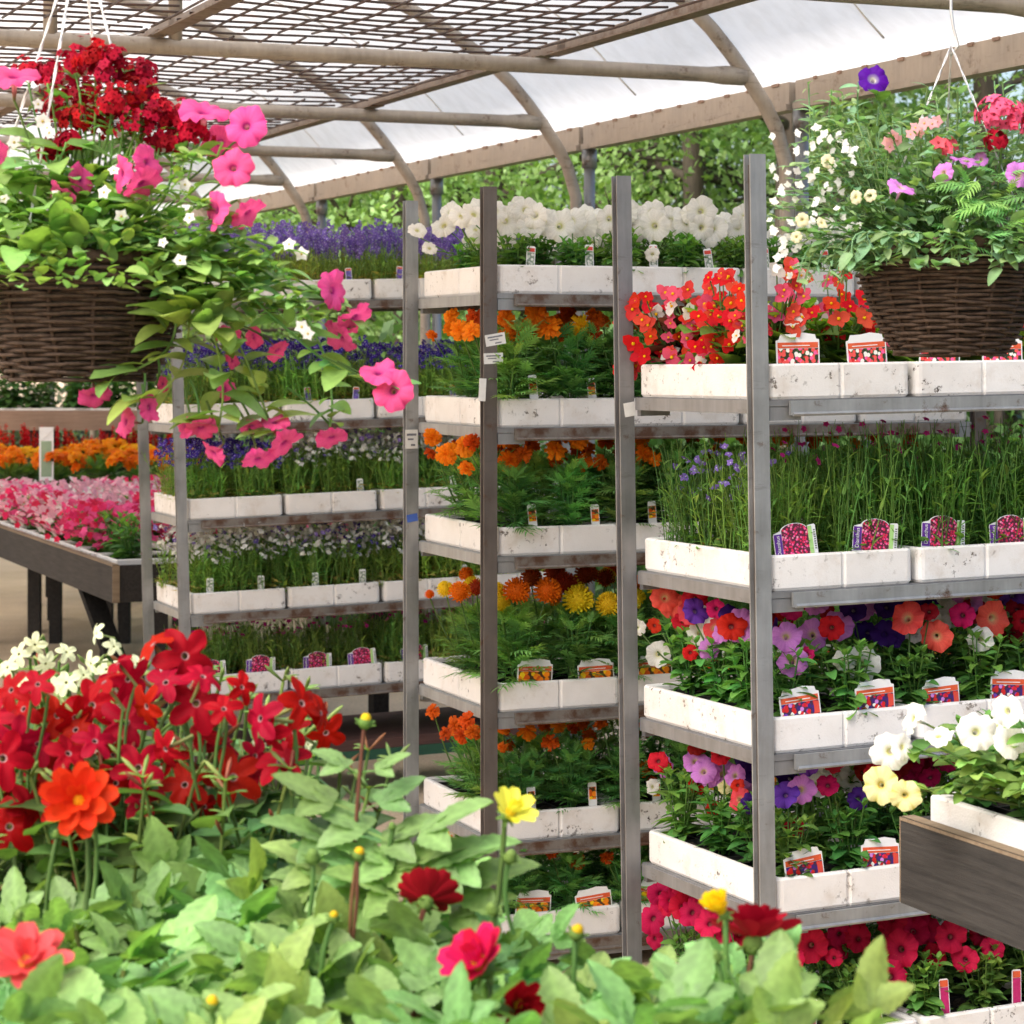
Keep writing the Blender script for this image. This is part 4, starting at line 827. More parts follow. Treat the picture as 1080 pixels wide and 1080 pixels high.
# tray + white petunia on right bench
def free_tray(x, y, z, th, label, group):
    o = link('foam_tray', TRAY, None, T(x, y, z) @ RZ(th)); tag(o, label, 'tray', group); link('soil', SOIL, o); return T(x, y, z) @ RZ(th)
MR = T(near[0], near[1], 0) @ RZ(TH)
wp = {}
k = 0
for i in range(3):
    loc = MR @ Vector((.032, Lr-.575-i*.56, BR[2]-.030)); Mt = free_tray(loc.x, loc.y, loc.z, TH, ['white foam tray of white petunias on the right bench', 'white foam tray nearer the camera on the right bench', 'nearest white foam tray on the right bench'][i], 'trays on the right bench')
    for a in range(2):
        for b in range(4):
            k += 1; M = Mt @ T(.055+.17*a, .07+.135*b, .055); rt = plant('petunia_plant', M, 'white petunia on right bench, %s tray from its end, %s row, %s from end' % (ORD[i], ['outer', 'inner'][a], ORD[3-b]), 'petunia', 'white petunias on the right bench', random.choice(FO['petunia']), U(1.0, 1.2)); wp[k] = (rt, M, np.array(M.translation))
for q_, (rt, M, b) in wp.items():
    if q_ > 8 or q_ in (1, 5): 
        for w_ in range(3): add_flower(rt, M, 'white', b+np.array([U(-.06, .06), U(-.06, .06), U(.10, .16)]), (U(-.8, .4), -.8, U(.2, 1)), U(.024, .031), b+np.array([0, 0, .05]), STEM, .0018, .9)
for px, py, r_, key, Y, d in [(938, 793, 21, 'white', 3.72, (-.5, -1, .1)), (952, 788, 15, 'white', 3.7, (.5, -.8, .2)), (929, 828, 20, 'cream', 3.68, (-.3, -1, .2)), (955, 839, 18, 'cream', 3.66, (.0, -1, .1)), (962, 758, 18, 'white', 3.72, (-1, -.3, .4)), (990, 776, 15, 'white', 3.65, (-.2, -.5, 1)), (1030, 772, 21, 'white', 3.62, (.1, -1, .35)), (1066, 782, 20, 'white', 3.55, (.3, -1, .2)), (1062, 750, 18, 'white', 3.5, (-.7, -.8, .3)), (1072, 765, 17, 'white', 3.58, (.3, -1, .5)), (1050, 765, 13, 'white', 3.66, (-.4, -.6, .8))]:
    p = at(px, py, Y); rt, M, b = nearest(wp, p); add_flower(rt, M, key, p, d, r_/F_PX*Y); e = p-nrm(d)*r_/F_PX*Y*1.0; m = MB()
    for w_ in range(3):
        e2 = e if w_ == 0 else np.array([max(e[0], .70)+U(.0, .1), e[1]+U(-.05, .05), b[2]+U(.07, .15)]); P = smooth([b+np.array([U(-.03, .03), U(-.03, .03), .03]), b*.55+e2*.45+np.array([U(-.02, .02), -.02, U(.015, .05)]), e2], 7); pk = len(P)
        m.tube(P, .0018, 5, gv((.20, .33, .09)), 0, False, False)
        for q in range(16):
            i = int(U(.15, .95)*(pk-1)); bb = U(0, 6.28); m.put(random.choice([L_OV, L_OV2]), frame_y((math.cos(bb), math.sin(bb)-.3, U(-.1, .8)), (U(-.4, .4), U(-.6, .2), 1)), P[i], U(.022, .042), gv((.20, .35, .085)))
    m.obj('foliage', M_LEAF, rt, to_basis(M, Matrix.Identity(4)), True)

# beds on the left benches
ML1 = T(BL1[0], BL1[1], 0) @ RZ(R(23)); k = 0
cells = [(i, j) for j in range(8) for i in range(3)]
for (i, j) in cells:
    loc = ML1 @ Vector((.05+i*.345, .16+j*.335, BL1[2]-.0645))
    o = link('foam_tray', TRAY, None, T(*loc) @ RZ(R(23)) @ T(.0, .33, 0) @ RZ(-PI/2) @ Matrix.Diagonal((1, .6, 1, 1))); tag(o, 'white foam tray of pink bedding, %s row from bench end, %s from its open side' % (ORD[j], ORD[i]), 'tray', 'trays of pink bedding on the left bench'); link('soil', SOIL, o)
    for a in range(2):
        low = (j == 0 and i <= 1)
        M = ML1 @ T(.05+i*.345+(.085 if i == 0 else .15), .16+j*.335+.09+.16*a, BL1[2]-.02)
        q = random.choice((0, 1, 1, 1)) if a or i else random.choice((0, 1))
        plant('impatiens_plant', M, '%s bedding plant, %s row from bench end, %s from side, %s half' % ('flowerless' if low else ['deep pink', 'pale pink', 'rose pink'][q], ORD[j], ORD[i], ['near', 'far'][a]), 'bedding plant', 'pink bedding plants on the left bench', random.choice(FO['impatiens']), 1.25, None if low else BL['imp'][q])
def tier(px0, px1, py_top, Y, board, plants_fn, label, mat, depth=.7):
    a = at(px0, py_top, Y); b = at(px1, py_top, Y); rt = empty('tier_bench', (a[0], Y, 0), label, 'bench'); W = b[0]-a[0]; z = a[2]
    m = MB(); m.box(0, W, 0, .03, z-board, z); m.obj('front_board', mat, rt)
    m = MB(); m.box(.002, W-.002, .032, depth, z-.07, z-.05); m.obj('table_top', M_WOOD, rt)
    for x in np.linspace(.05, W-.12, 4):
        for y in (.05, depth-.1): m = MB(); m.box(x, x+.06, y, y+.06, 0, z-.072); m.obj('leg', M_WOOD, rt)
    for r_ in range(2):
        n_ = int(W/.21)
        for c_ in range(n_): plants_fn(a[0]+.12+c_*.21+U(-.03, .03), Y+.17+r_*.28, z-.05, r_, c_)
bedn = lambda nm, cat, desc, fol, bl, sc: (lambda x, y, z, r_, c_: plant(nm, T(x, y, z+.02), '%s, %s from left, %s row' % (desc, ORD[c_], ['front', 'back'][r_]), cat, '%ss on the far tiers' % cat, random.choice(FO[fol]), sc*U(.9, 1.1), random.choice(BL[bl])))
tier(-60, 205, 532, 11.9, .12, bedn('marigold_plant', 'marigold', 'orange marigold on low far tier', 'marigold', 'marbed', 1.35), 'low dark tier bench of orange marigolds at far left', M_WOOD)
tier(-60, 205, 500, 13.0, .12, bedn('salvia_plant', 'salvia', 'red salvia on the tier behind the marigolds', 'salvia', 'salvia', 1.0), 'dark tier bench of red salvias behind the marigolds', M_WOOD)
def darkplant(x, y, z, r_, c_):
    if r_ == 0:
        o = link('foam_tray', TRAY, None, T(x-.16, y-.14, z) @ Matrix.Diagonal((.85, .5, .9, 1))); tag(o, 'foam tray on the brown fronted far bench, %s from left' % ORD[c_], 'tray', 'trays on the far bench'); link('soil', SOIL, o)
    plant('bedding_plant', T(x, y, z+.05), 'dark green leafy plant on brown fronted far bench, %s from left, %s row' % (ORD[c_], ['front', 'back'][r_]), 'bedding plant', 'leafy plants on the far bench', random.choice(FO['salvia']), U(1.2, 1.6))
tier(-60, 205, 433, 14.3, .12, darkplant, 'far bench with a faded brown front board and leafy plants', M_WOODB)
p = at(49, 507, 11.95); o = MB(); o.box(-.036, .036, -.002, .002, 0, .27, (1, 1, 1), 0); o.box(-.026, .026, -.004, -.002, .02, .2, (1, 1, 1), 1); o.bar((-.03, -.003, .2), (.034, -.003, .262), .004, .004, (1, 1, 1), 0)
so = o.obj('info_sign', [M_CARDW, simple('grey_green_print', (.20, .30, .20), (.30, .40, .26), 12, .4)], None, T(*p)); tag(so, 'tall white framed plant sign with grey green panel among marigolds', 'sign')

# ------------------------------------------------------------------ hanging baskets
def basket(name, c, rt_, rb, h, label, seed):
    random.seed(seed); M = T(*c); root = empty('hanging_basket', M, label, 'hanging basket', 'hanging baskets')   # origin at rim centre
    def rad(u): return rb+(rt_-rb)*(1-(1-u)**1.8)            # u 0 bottom, 1 rim
    m = MB(); ns = 15; rows = 30
    for q in range(ns):
        a = 2*PI*q/ns; m.tube([((rad(u))*math.cos(a+.02*math.sin(9*u)), (rad(u))*math.sin(a+.02*math.sin(9*u)), -h+h*u) for u in np.linspace(0, 1.02, 9)], .0032, 5)
    m.obj('stakes', M_WICK, root, None, True)
    m = MB(); n_ = 150
    for i in range(rows):
        u = i/(rows-1); ph = PI*(i % 2); wob = [U(-.0012, .0012) for _ in range(12)]
        P = []
        for j in range(n_):
            a = 2*PI*j/n_; w = math.sin(a*ns/2*1.0+ph+.0)*.0055 if ns % 2 == 0 else math.sin(a*(ns//2)+ph)*.0055
            r_ = rad(u)+w+.001; P.append((r_*math.cos(a), r_*math.sin(a), -h+h*u+wob[int(j/n_*12)]+.001*math.sin(a*3+i)))
        k_ = U(.6, 1.35); m.tube(P, h/rows*.50, 5, (k_, k_, k_), 0, True)
    m.obj('weave', M_WICK, root, None, True)
    m = MB(); P = []
    for j in range(120):
        a = 2*PI*j/120; P.append(((rt_+.002)*math.cos(a), (rt_+.002)*math.sin(a), .004+.004*math.sin(a*20)))
    m.tube(P, .0075, 6, (1, 1, 1), 0, True); P = [((rt_+.002)*math.cos(2*PI*j/120), (rt_+.002)*math.sin(2*PI*j/120), .004-.004*math.sin(2*PI*j/120*20)) for j in range(120)]; m.tube(P, .0075, 6, (1, 1, 1), 0, True)
    m.obj('rim', M_WICK, root, None, True)
    m = MB(); V = []; k = 32
    for u in np.linspace(0, .93, 8): V += [((rad(u)-.008)*math.cos(2*PI*j/k), (rad(u)-.008)*math.sin(2*PI*j/k), -h+.004+h*u) for j in range(k)]
    m.add(V, [(i*k+j, i*k+(j+1) % k, (i+1)*k+(j+1) % k, (i+1)*k+j) for i in range(7) for j in range(k)]+[tuple(reversed(range(k)))]); m.obj('liner', M_CELL, root, None, True)
    m = MB(); m.add([(0, 0, -.022)]+[((rt_-.01)*math.cos(2*PI*j/k), (rt_-.01)*math.sin(2*PI*j/k), -.03) for j in range(k)], [(0, 1+j, 1+(j+1) % k) for j in range(k)]); m.obj('soil', M_SOIL, root)
    return root, M
def hanger(root, M, c, rim_r, apex, ztube, angs, mat, thin=.0009, twist=True):
    m = MB(); ax = np.array([0, 0, apex-c[2]])
    for a in angs:
        p = np.array([rim_r*math.cos(a), rim_r*math.sin(a), .006]); L = np.linalg.norm(ax-p); n_ = int(L/.012)
        for s in ((0, PI) if twist else (0,)):
            P = [p+(ax-p)*i/n_+np.array([math.cos(i*1.0+s), math.sin(i*1.0+s), 0])*(.0013 if twist else 0) for i in range(n_+1)]; m.tube(P, thin, 4)
    m.obj('hanger_wires', mat, root, None, True)
    m = MB(); top = ztube-c[2]; zz = top+.024
    P = [ax+np.array([0, 0, -.015]), ax+np.array([.012, 0, .0]), ax+np.array([.004, 0, .03]), (0, 0, ax[2]+.06), (-.0, 0, top-.05), (-.012, 0.01, top-.02), (-.0, .035, zz-.01), (0, .01, zz+.012), (0, -.026, zz-.005), (0, -.033, top-.01), (0, -.028, top-.03)]
    m.tube(P, .0026, 6); m.obj('hook', M_WIRE, root, None, True)
def tube_at(px, tt=-3.2):
    k = (px-540)/F_PX; b = tun(tt, 0, 0); s = (b[0]-k*b[1])/(E2[0]-k*E2[1]); return tun(tt, s, ZT)
pL = tube_at(85); pR = tube_at(1003)
cL = np.array([pL[0], pL[1], at(0, 277, pL[1])[2]]); cR = np.array([pR[0], pR[1], at(0, 262, pR[1])[2]])
bL, MBL = basket('l', cL, .156, .10, 123/F_PX*pL[1], 'dark wicker hanging basket of pink petunias and red verbena at left', 1)
bR, MBR = basket('r', cR, .155, .088, 112/F_PX*pR[1], 'brown wicker hanging basket of small pale flowers at right', 2)
hanger(bR, MBR, cR, .15, at(0, 48, pR[1])[2], ZT, (R(200), R(-40), R(85)), M_WIRE)
hanger(bL, MBL, cL, .15, at(0, -80, pL[1])[2], ZT, (R(185), R(-30), R(250), R(80)), M_STRING, .0011, True)
random.seed(77)
def trailer(m, P, col, leaf, n_, ls, thick=.0018, el=(-.2, .7)):
    m.tube(P, thick, 4, gv(col, .9, 1.3), 0, False, False); k = len(P)-1
    for q in range(n_):
        t = (q+U(.1, .9))/n_; i = min(k-1, int(t*k)); p = P[i]+(P[i+1]-P[i])*(t*k-i); b = U(0, 6.28); e = U(*el)
        m.put(random.choice(leaf), frame_y((math.cos(b)*math.cos(e), math.sin(b)*math.cos(e)-.2, math.sin(e)), (U(-.4, .4), U(-.6, .2), 1)), p, ls*U(.6, 1.3), gv(col))
YL = pL[1]; YR = pR[1]
def dome(m, c, rx, h, n_, leaf, col, ls, lo=-.03, back=1.):
    for i in range(n_):
        a = U(0, 6.28); q = math.sqrt(U(0, 1)); z = h*(1-q**2)*U(.3, 1.05)+lo*q; p = np.array(c)+np.array([rx*q*math.cos(a), rx*q*math.sin(a)*back, z])
        b = a+U(-1, 1); e = U(-.1, 1.0); m.put(random.choice(leaf), frame_y((math.cos(b)*math.cos(e), math.sin(b)*math.cos(e), math.sin(e)), (U(-.4, .4), U(-.5, .3), 1)), p, ls*U(.6, 1.35), gv(col))
def stemfan(m, c, tips, col):
    for p in tips: m.tube(smooth([c, (np.array(c)+p)/2+np.array([0, 0, .02]), p], 4), .0018, 4, gv(col), 0, False, False)
# left basket: pink petunia plants
G_PETL = (.270, .450, .120); G_BAC = (.330, .490, .140)
def petplant(label, base, trails, domes, flowers, extra=None):
    M = T(*base); root = empty('petunia_plant', M, label, 'petunia', 'plants in the left basket'); m = MB(); b = np.array(base)
    for (pts, n_, ls) in trails:
        P = smooth([base]+[at(x, y, Y) for x, y, Y in pts])-b; trailer(m, P, G_PETL, [L_OV, L_OV2, L_OV2], n_, ls)
    for (c, rx, h, n_, ls) in domes: dome(m, np.array(c)-b, rx, h, n_, [L_OV, L_OV2], G_PETL, ls)
    m.obj('foliage', M_LEAF, root, None, True)
    for px, py, r_, d, dy in flowers:
        r_ *= 1.06; p = at(px, py, YL+dy); f = add_flower(root, M, 'pink', p, d, r_/F_PX*(YL+dy))
        e = p-nrm(d)*r_/F_PX*YL*1.0; q = e*.55+(b+np.array([(p[0]-b[0])*.5, -.05, (p[2]-b[2])*.4]))*.45
        link('stem', STEM, root, to_basis(M, m4(frame_z(e-q), q, (.0018, .0018, np.linalg.norm(e-q)))))
    return root
baseL = cL+np.array([0, 0, -.02])
D_ = {'c': (0, -1, .15), 'l': (-.9, -.6, .1), 'r': (.9, -.6, .1), 'd': (.2, -.6, -.8), 'u': (.1, -.5, .9), 'dl': (-.6, -.5, -.6), 'dr': (.6, -.5, -.7), 'b': (.5, .6, .3)}
petplant('pink petunia plant at the crown of the left basket', baseL+np.array([.01, -.03, 0]), [([(60, 200, YL-.1), (70, 150, YL-.1)], 14, .055), ([(150, 230, YL-.12), (160, 200, YL-.13)], 12, .05), ([(10, 200, YL-.1), (0, 170, YL-.12)], 14, .055), ([(205, 200, YL-.08), (235, 150, YL-.1)], 14, .04)], [(cL+np.array([-.02, -.04, 0]), .16, .17, 210, .058)],
 [(15, 80, 26, 'u', -.1), (215, 118, 26, 'u', -.1), (260, 133, 21, 'c', -.12), (232, 150, 18, 'c', -.06), (246, 177, 22, 'c', -.14), (128, 184, 20, 'l', -.14), (155, 170, 19, 'r', -.14), (150, 194, 20, 'dr', -.15), (85, 188, 17, 'r', -.13), (65, 205, 19, 'dl', -.14), (228, 222, 22, 'l', -.14), (262, 225, 20, 'dr', -.13), (-2, 165, 16, 'r', -.13), (5, 90, 15, 'l', -.05)] and
 [(a, b, c, D_[d], e) for a, b, c, d, e in [(15, 80, 26, 'u', -.1), (215, 118, 26, 'u', -.1), (260, 133, 21, 'c', -.12), (232, 150, 18, 'c', -.06), (246, 177, 22, 'c', -.14), (128, 184, 20, 'l', -.14), (155, 170, 19, 'r', -.14), (150, 194, 20, 'dr', -.15), (85, 188, 17, 'r', -.13), (65, 205, 19, 'dl', -.14), (228, 222, 22, 'l', -.14), (262, 225, 20, 'dr', -.13), (-2, 165, 16, 'r', -.13)]])
petplant('pink petunia trailing far out to the right of the left basket', baseL+np.array([.10, -.05, 0]), [([(190, 250, YL-.12), (240, 290, YL-.1), (300, 345, YL-.08), (350, 385, YL-.06), (410, 412, YL-.06)], 34, .048), ([(230, 250, YL-.1), (290, 280, YL-.05), (350, 320, YL-.03), (375, 345, YL-.03)], 34, .042), ([(260, 280, YL-.06), (310, 320, YL-.02), (340, 370, YL), (350, 420, YL), (348, 450, YL)], 22, .036)], [(at(235, 285, YL-.06), .06, .05, 50, .045), (at(300, 320, YL-.04), .05, .04, 36, .035)],
 [(a, b, c, D_[d], e) for a, b, c, d, e in [(352, 306, 22, 'r', -.05), (375, 335, 20, 'dr', -.04), (358, 355, 20, 'dl', -.04), (400, 393, 22, 'u', -.07), (415, 412, 22, 'c', -.08), (350, 462, 17, 'd', 0), (293, 370, 13, 'dr', 0), (240, 352, 15, 'u', -.02), (268, 355, 13, 'r', 0)]])
petplant('pink petunia hanging below the right rim of the left basket', baseL+np.array([.12, -.03, -.005]), [([(195, 270, YL-.12), (200, 330, YL-.1), (190, 390, YL-.08), (150, 430, YL-.08)], 22, .07), ([(205, 280, YL-.12), (225, 350, YL-.1), (235, 410, YL-.08), (230, 455, YL-.07)], 26, .062), ([(215, 290, YL-.08), (255, 370, YL-.06), (275, 420, YL-.05), (290, 460, YL-.05)], 26, .048), ([(205, 275, YL-.12), (190, 320, YL-.11), (175, 370, YL-.1), (120, 400, YL-.06)], 14, .055)], [(at(205, 330, YL-.09), .045, .06, 26, .07)],
 [(a, b, c, D_[d], e) for a, b, c, d, e in [(100, 418, 17, 'd', -.07), (132, 445, 18, 'l', -.1), (158, 430, 16, 'r', -.1), (212, 452, 18, 'd', -.09), (195, 450, 13, 'l', -.08), (238, 410, 12, 'r', -.06), (225, 478, 16, 'dl', -.07), (272, 485, 18, 'd', -.07), (265, 450, 12, 'd', -.06), (300, 468, 20, 'dr', -.06), (290, 445, 14, 'u', -.06), (172, 405, 9, 'r', -.06), (245, 380, 10, 'r', -.05)]])
# red verbena heads in left basket
M = T(*(cL+np.array([.0, -.01, -.02]))); rt = empty('verbena_plant', M, 'dark red verbena with clustered heads topping the left basket', 'verbena', 'plants in the left basket'); m = MB(); b = np.array(M.translation); heads = [(80, 68, 24), (100, 62, 22), (115, 78, 18), (70, 92, 24), (90, 105, 28), (62, 118, 20), (118, 110, 26), (140, 108, 22), (150, 128, 26), (130, 130, 24), (165, 145, 22), (172, 122, 20), (195, 128, 20), (205, 142, 18), (182, 150, 16), (30, 78, 16), (50, 78, 14), (135, 80, 14), (150, 78, 16), (55, 160, 14), (72, 152, 12), (105, 130, 22), (85, 128, 20), (150, 100, 16), (120, 62, 12)]
for x, y, r_ in heads: trailer(m, smooth([(U(-.04, .04), -.02, 0), at(x*.8+20, y+70, YL-.06)-b, at(x, y+10, YL-.04)-b], 6), (.19, .34, .08), [L_OV, L_LAN], 13, .034, .0016)
m.obj('foliage', M_LEAF, rt, None, True)
for x, y, r_ in heads:
    p = at(x, y, YL-.04+U(-.04, .04)); m = MB(); rr = r_/F_PX*YL
    for i in range(46):
        th = math.acos(U(-.5, 1)); a = U(0, 6.28); d = np.array([math.sin(th)*math.cos(a), math.sin(th)*math.sin(a), math.cos(th)]); m.put(FLT['verb'], frame_z(d+np.array([0, -.2, 0])), d*rr*U(.35, 1.25), U(.0065, .0090), (U(.55, 1.2),)*3)
    m.obj('flower_head', M_PETAL, rt, to_basis(M, T(*p)), True)
# white bacopa, left basket
def small_plant(name, base, label, cat, group, foliage_fn, flowers, Y, key, col, sizes, dirs=None):
    M = T(*base); rt = empty(name, M, label, cat, group); m = MB(); foliage_fn(m, np.array(base)); m.obj('foliage', M_LEAF, rt, None, True)
    for it in flowers:
        px, py = it[:2]; p = at(px, py, Y+U(-.03, .03)+(it[2] if len(it) > 2 else 0)); d = (U(-.6, .6), -1, U(-.2, .7)); s = U(*sizes)
        link('flower', random.choice(FL[key]), rt, to_basis(M, m4(frame_z(d), p, s)))
    return rt
def bac(m, b):
    for pts, n_ in (([(30, 240), (0, 280), (-10, 330)], 40), ([(60, 250), (40, 280)], 26), ([(120, 240), (175, 255)], 40), ([(200, 245), (250, 260), (300, 290), (330, 345)], 110), ([(200, 235), (260, 250), (305, 265)], 70), ([(195, 225), (215, 215), (240, 230)], 40), ([(40, 190), (30, 150)], 40), ([(180, 200), (195, 165), (205, 170)], 50), ([(10, 230), (-20, 210)], 40), ([(215, 270), (270, 310), (320, 320)], 70)):
        P = smooth([(0, 0, 0)]+[at(x, y, YL-.13)-b for x, y in pts]); trailer(m, P, G_BAC, [L_OV], n_, .024, .0012)
    dome(m, (0, 0, -.005), .170, .15, 820, [L_OV, L_OV2], G_BAC, .026, -.03)
small_plant('bacopa_plant', cL+np.array([.02, -.06, -.01]), 'white bacopa with tiny flowers spilling over the left basket', 'bacopa', 'plants in the left basket', bac, [(22, 245), (8, 248), (42, 247), (20, 272), (172, 256), (190, 275), (128, 228), (110, 203), (325, 352), (318, 345), (305, 258), (318, 268), (60, 205), (120, 180), (30, 240), (5, 210), (95, 250), (195, 195), (200, 230), (15, 150), (50, 135), (40, 110), (52, 140), (45, 128)], YL-.15, 'bacopa', None, (.008, .012))
# right basket
def rfol(m, b):
    g1 = (.215, .330, .160)
    dome(m, (.02, 0, -.01), .175, .25, 900, [L_OV, L_OV2], g1, .028, -.02)
    for i in range(75):
        x = U(850, 1085); y = U(85, 200); P = smooth([(U(-.06, .06), U(-.08, .05), 0), (at(x, y+50, YR)-b)*.9, at(x, y, YR+U(-.08, .08))-b], 6); trailer(m, P, g1, [L_OV, L_LAN], 16, .026, .0014, (.0, .9))
    for i in range(46):
        x = U(812, 905); y = 125+165*U(0, 1); P = smooth([(-.08, -.05, 0), at((x+930)/2, y+5, YR-.08)-b, at(x, y, YR-.06+U(-.06, .06))-b], 6); trailer(m, P, g1, [L_LAN, L_OV], 22, .022, .0012)
    for i in range(18):
        x = U(900, 1085); P = smooth([(0, -.08, 0), at(x, 245, YR-.17)-b, at(x+U(-15, 15), U(265, 285), YR-.175)-b], 6); trailer(m, P, g1, [L_OV2, L_OV], 9, .028, .0014, (-.7, .3))
    for i in range(10):
        x = U(840, 890); P = smooth([(-.1, -.05, 0), at(x+20, 255, YR-.12)-b, at(x, U(285, 310), YR-.12)-b], 6); trailer(m, P, g1, [L_LAN, L_OV], 16, .022, .0012, (-.7, .3))
small_plant('lobelia_plant', cR+np.array([-.03, -.03, -.01]), 'bushy white lobelia cascading over the left of the right basket', 'lobelia', 'plants in the right basket', rfol, [(U(812, 905), 135+125*U(0, 1)) for _ in range(58)]+[(U(860, 905), U(135, 185)) for _ in range(16)]+[(U(815, 845), U(235, 300)) for _ in range(12)], YR-.10, 'lobw', None, (.0065, .0105))
def fern(m, b):
    for i in range(46):
        x = U(1000, 1090); y = U(180, 262); p = at(x, y, YR-.16+U(-.03, .05))-b; a = U(0, 6.28); m.put(random.choice(L_PIN), frame_y((math.cos(a), -.4, U(-.3, .6)), (0, -.5, 1)), p, .055*U(.7, 1.2), gv((.17, .32, .09)))
    stemfan(m, (0, 0, 0), [at(1057, 150, YR-.1)-b, at(990, 165, YR-.1)-b, at(1040, 145, YR-.1)-b, at(1020, 220, YR-.14)-b], (.10, .2, .05))
M = T(*(cR+np.array([.06, -.06, -.01]))); rt = empty('geranium_plant', M, 'coral geranium with lobed leaves rising from the right basket', 'geranium', 'plants in the right basket'); m = MB(); fern(m, np.array(M.translation)); m.obj('foliage', M_LEAF, rt, None, True)
for x, y, r_, n_, cc in ((1056, 122, 24, 46, (2.0, 22, 12)), (1076, 130, 14, 20, (1.95, 19, 10)), (1052, 147, 14, 14, (.8, 1, 1)), (990, 158, 9, 9, (1.9, 20, 9)), (1000, 155, 7, 6, (1.9, 20, 9))):
    p = at(x, y, YR-.1); m = MB(); rr = r_/F_PX*YR
    for i in range(n_):
        th = math.acos(U(-.5, 1)); a = U(0, 6.28); d = np.array([math.sin(th)*math.cos(a), math.sin(th)*math.sin(a), math.cos(th)]); m.put(FLT['verb'], frame_z(d+np.array([0, -.3, 0])), d*rr*U(.45, 1.1), .013*U(.7, 1.2), np.array(cc)*U(.85, 1.15))
    m.obj('flower_head', M_PETAL, rt, to_basis(M, T(*p)), True)
M = T(*(cR+np.array([-.02, -.05, -.01]))); rt = empty('petunia_plant', M, 'mixed purple and lilac petunia in the right basket', 'petunia', 'plants in the right basket'); m = MB(); b = np.array(M.translation)
PF = [(921, 84, 17, 'purple', (0, -1, .5), -.02), (951, 198, 15, 'lilac', (.3, -.4, .8), -.16), (1018, 170, 15, 'lilac', (.2, -.3, .9), -.14), (995, 182, 11, 'lilac', (-.5, -.8, .2), -.15), (1074, 184, 14, 'lilac', (.2, -1, .3), -.16), (1035, 168, 8, 'lilac', (0, -1, .3), -.1)]
for x, y, *_ in PF: trailer(m, smooth([(0, 0, 0), at((x+980)/2, (y+250)/2, YR-.1)-b, at(x, y+10, YR-.08)-b], 6), (.10, .2, .05), [L_OV], 12, .03, .0015)
m.obj('foliage', M_LEAF, rt, None, True)
for x, y, r_, k_, d, dy in PF: add_flower(rt, M, k_, at(x, y, YR+dy), d, r_/F_PX*YR)
def calf(m, b):
    for x, y in ((873, 170), (918, 206), (868, 236), (900, 208), (830, 245)): trailer(m, smooth([(0, 0, 0), at((x+940)/2, (y+240)/2, YR-.13)-b, at(x, y, YR-.14)-b], 5), (.10, .2, .05), [L_OV], 14, .022, .0012)
small_plant('calibrachoa_plant', cR+np.array([-.06, -.07, -.01]), 'cream calibrachoa on the left front of the right basket', 'calibrachoa', 'plants in the right basket', calf, [(873, 170), (918, 206), (867, 235), (903, 208), (846, 232), (840, 250)], YR-.16, 'callib', None, (.0095, .0125))
def nemf(m, b):
    for x, y in ((938, 145), (970, 130), (985, 132), (940, 150)): trailer(m, smooth([(0, 0, 0), at(x, y+60, YR-.1)-b, at(x, y, YR-.08)-b], 5), (.10, .2, .05), [L_LAN], 12, .02, .0012)
small_plant('nemesia_plant', cR+np.array([0, -.02, -.01]), 'pale pink nemesia at the top of the right basket', 'nemesia', 'plants in the right basket', nemf, [(936, 150), (942, 143), (938, 155), (946, 148), (965, 135), (975, 130), (983, 131), (988, 128), (970, 140), (960, 142)], YR-.1, 'nem', None, (.009, .013))

# ------------------------------------------------------------------ foreground bench, dahlias, flowering tobacco
random.seed(21)
m_ = empty('low_bench', (-.25, 2.55, 0), 'low dark bench under the foreground dahlias', 'bench')
m = MB(); m.box(-1.05, .66, -.62, .85, .57, .60); m.obj('table_top', M_WOOD, m_)
for x in (-1., .58):
    for y in (-.55, .75): m = MB(); m.box(x, x+.07, y, y+.07, 0, .57); m.obj('leg', M_WOOD, m_)
pm = MB(); k = 24; prof_ = [(0, .0), (.045, .0), (.062, .10), (.066, .10), (.066, .115), (.060, .115), (.058, .09), (0, .09)]
V = []
for r_, z in prof_: V += [(max(r_, .0005)*math.cos(2*PI*j/k), max(r_, .0005)*math.sin(2*PI*j/k), z) for j in range(k)]
pm.add(V, [(i*k+j, i*k+(j+1) % k, (i+1)*k+(j+1) % k, (i+1)*k+j) for i in range(len(prof_)-1) for j in range(k)]); POT = pm.mesh('plant_pot', M_POT, True)
BZ = .602
def dahlia_fol(h):
    m = MB(); ns = 6
    for s in range(ns):
        a = 2*PI*(s+U(-.3, .3))/ns; L = h*U(.8, 1.0); tl = U(.10, .42) if s else .03
        P = curve((.015*math.cos(a), .015*math.sin(a), .09), (math.cos(a)*tl, math.sin(a)*tl, 1), L-.09, (0, 0, .25), 6); m.tube(P, .0038, 5, gv((.17, .20, .06)), 0, False, False)
        for q in range(5):
            t = .22+.78*q/4.; i = min(5, int(t*5.99)); p = P[i]+(P[min(i+1, 6)]-P[i])*(t*5.99-i); b0 = U(0, PI)+q*PI/2
            for kk in range(2):
                b = b0+kk*PI+U(-.3, .3); e = U(.1, .75)+.45*(q == 4); d = (math.cos(b)*math.cos(e), math.sin(b)*math.cos(e), math.sin(e))
                cc = gv((G_DAH[0]*(1+.22*(q == 4)), G_DAH[1]*(1+.12*(q == 4)), G_DAH[2]), .75, 1.2, .1)
                m.put(random.choice(L_DC), frame_y(d, (U(-.5, .5), U(-.8, .3), 1)), p, (.130-.030*(q/4.))*U(.8, 1.2), cc)
    return m.mesh('foliage', M_LEAF, True)
DFOL = [dahlia_fol(.34) for _ in range(4)]
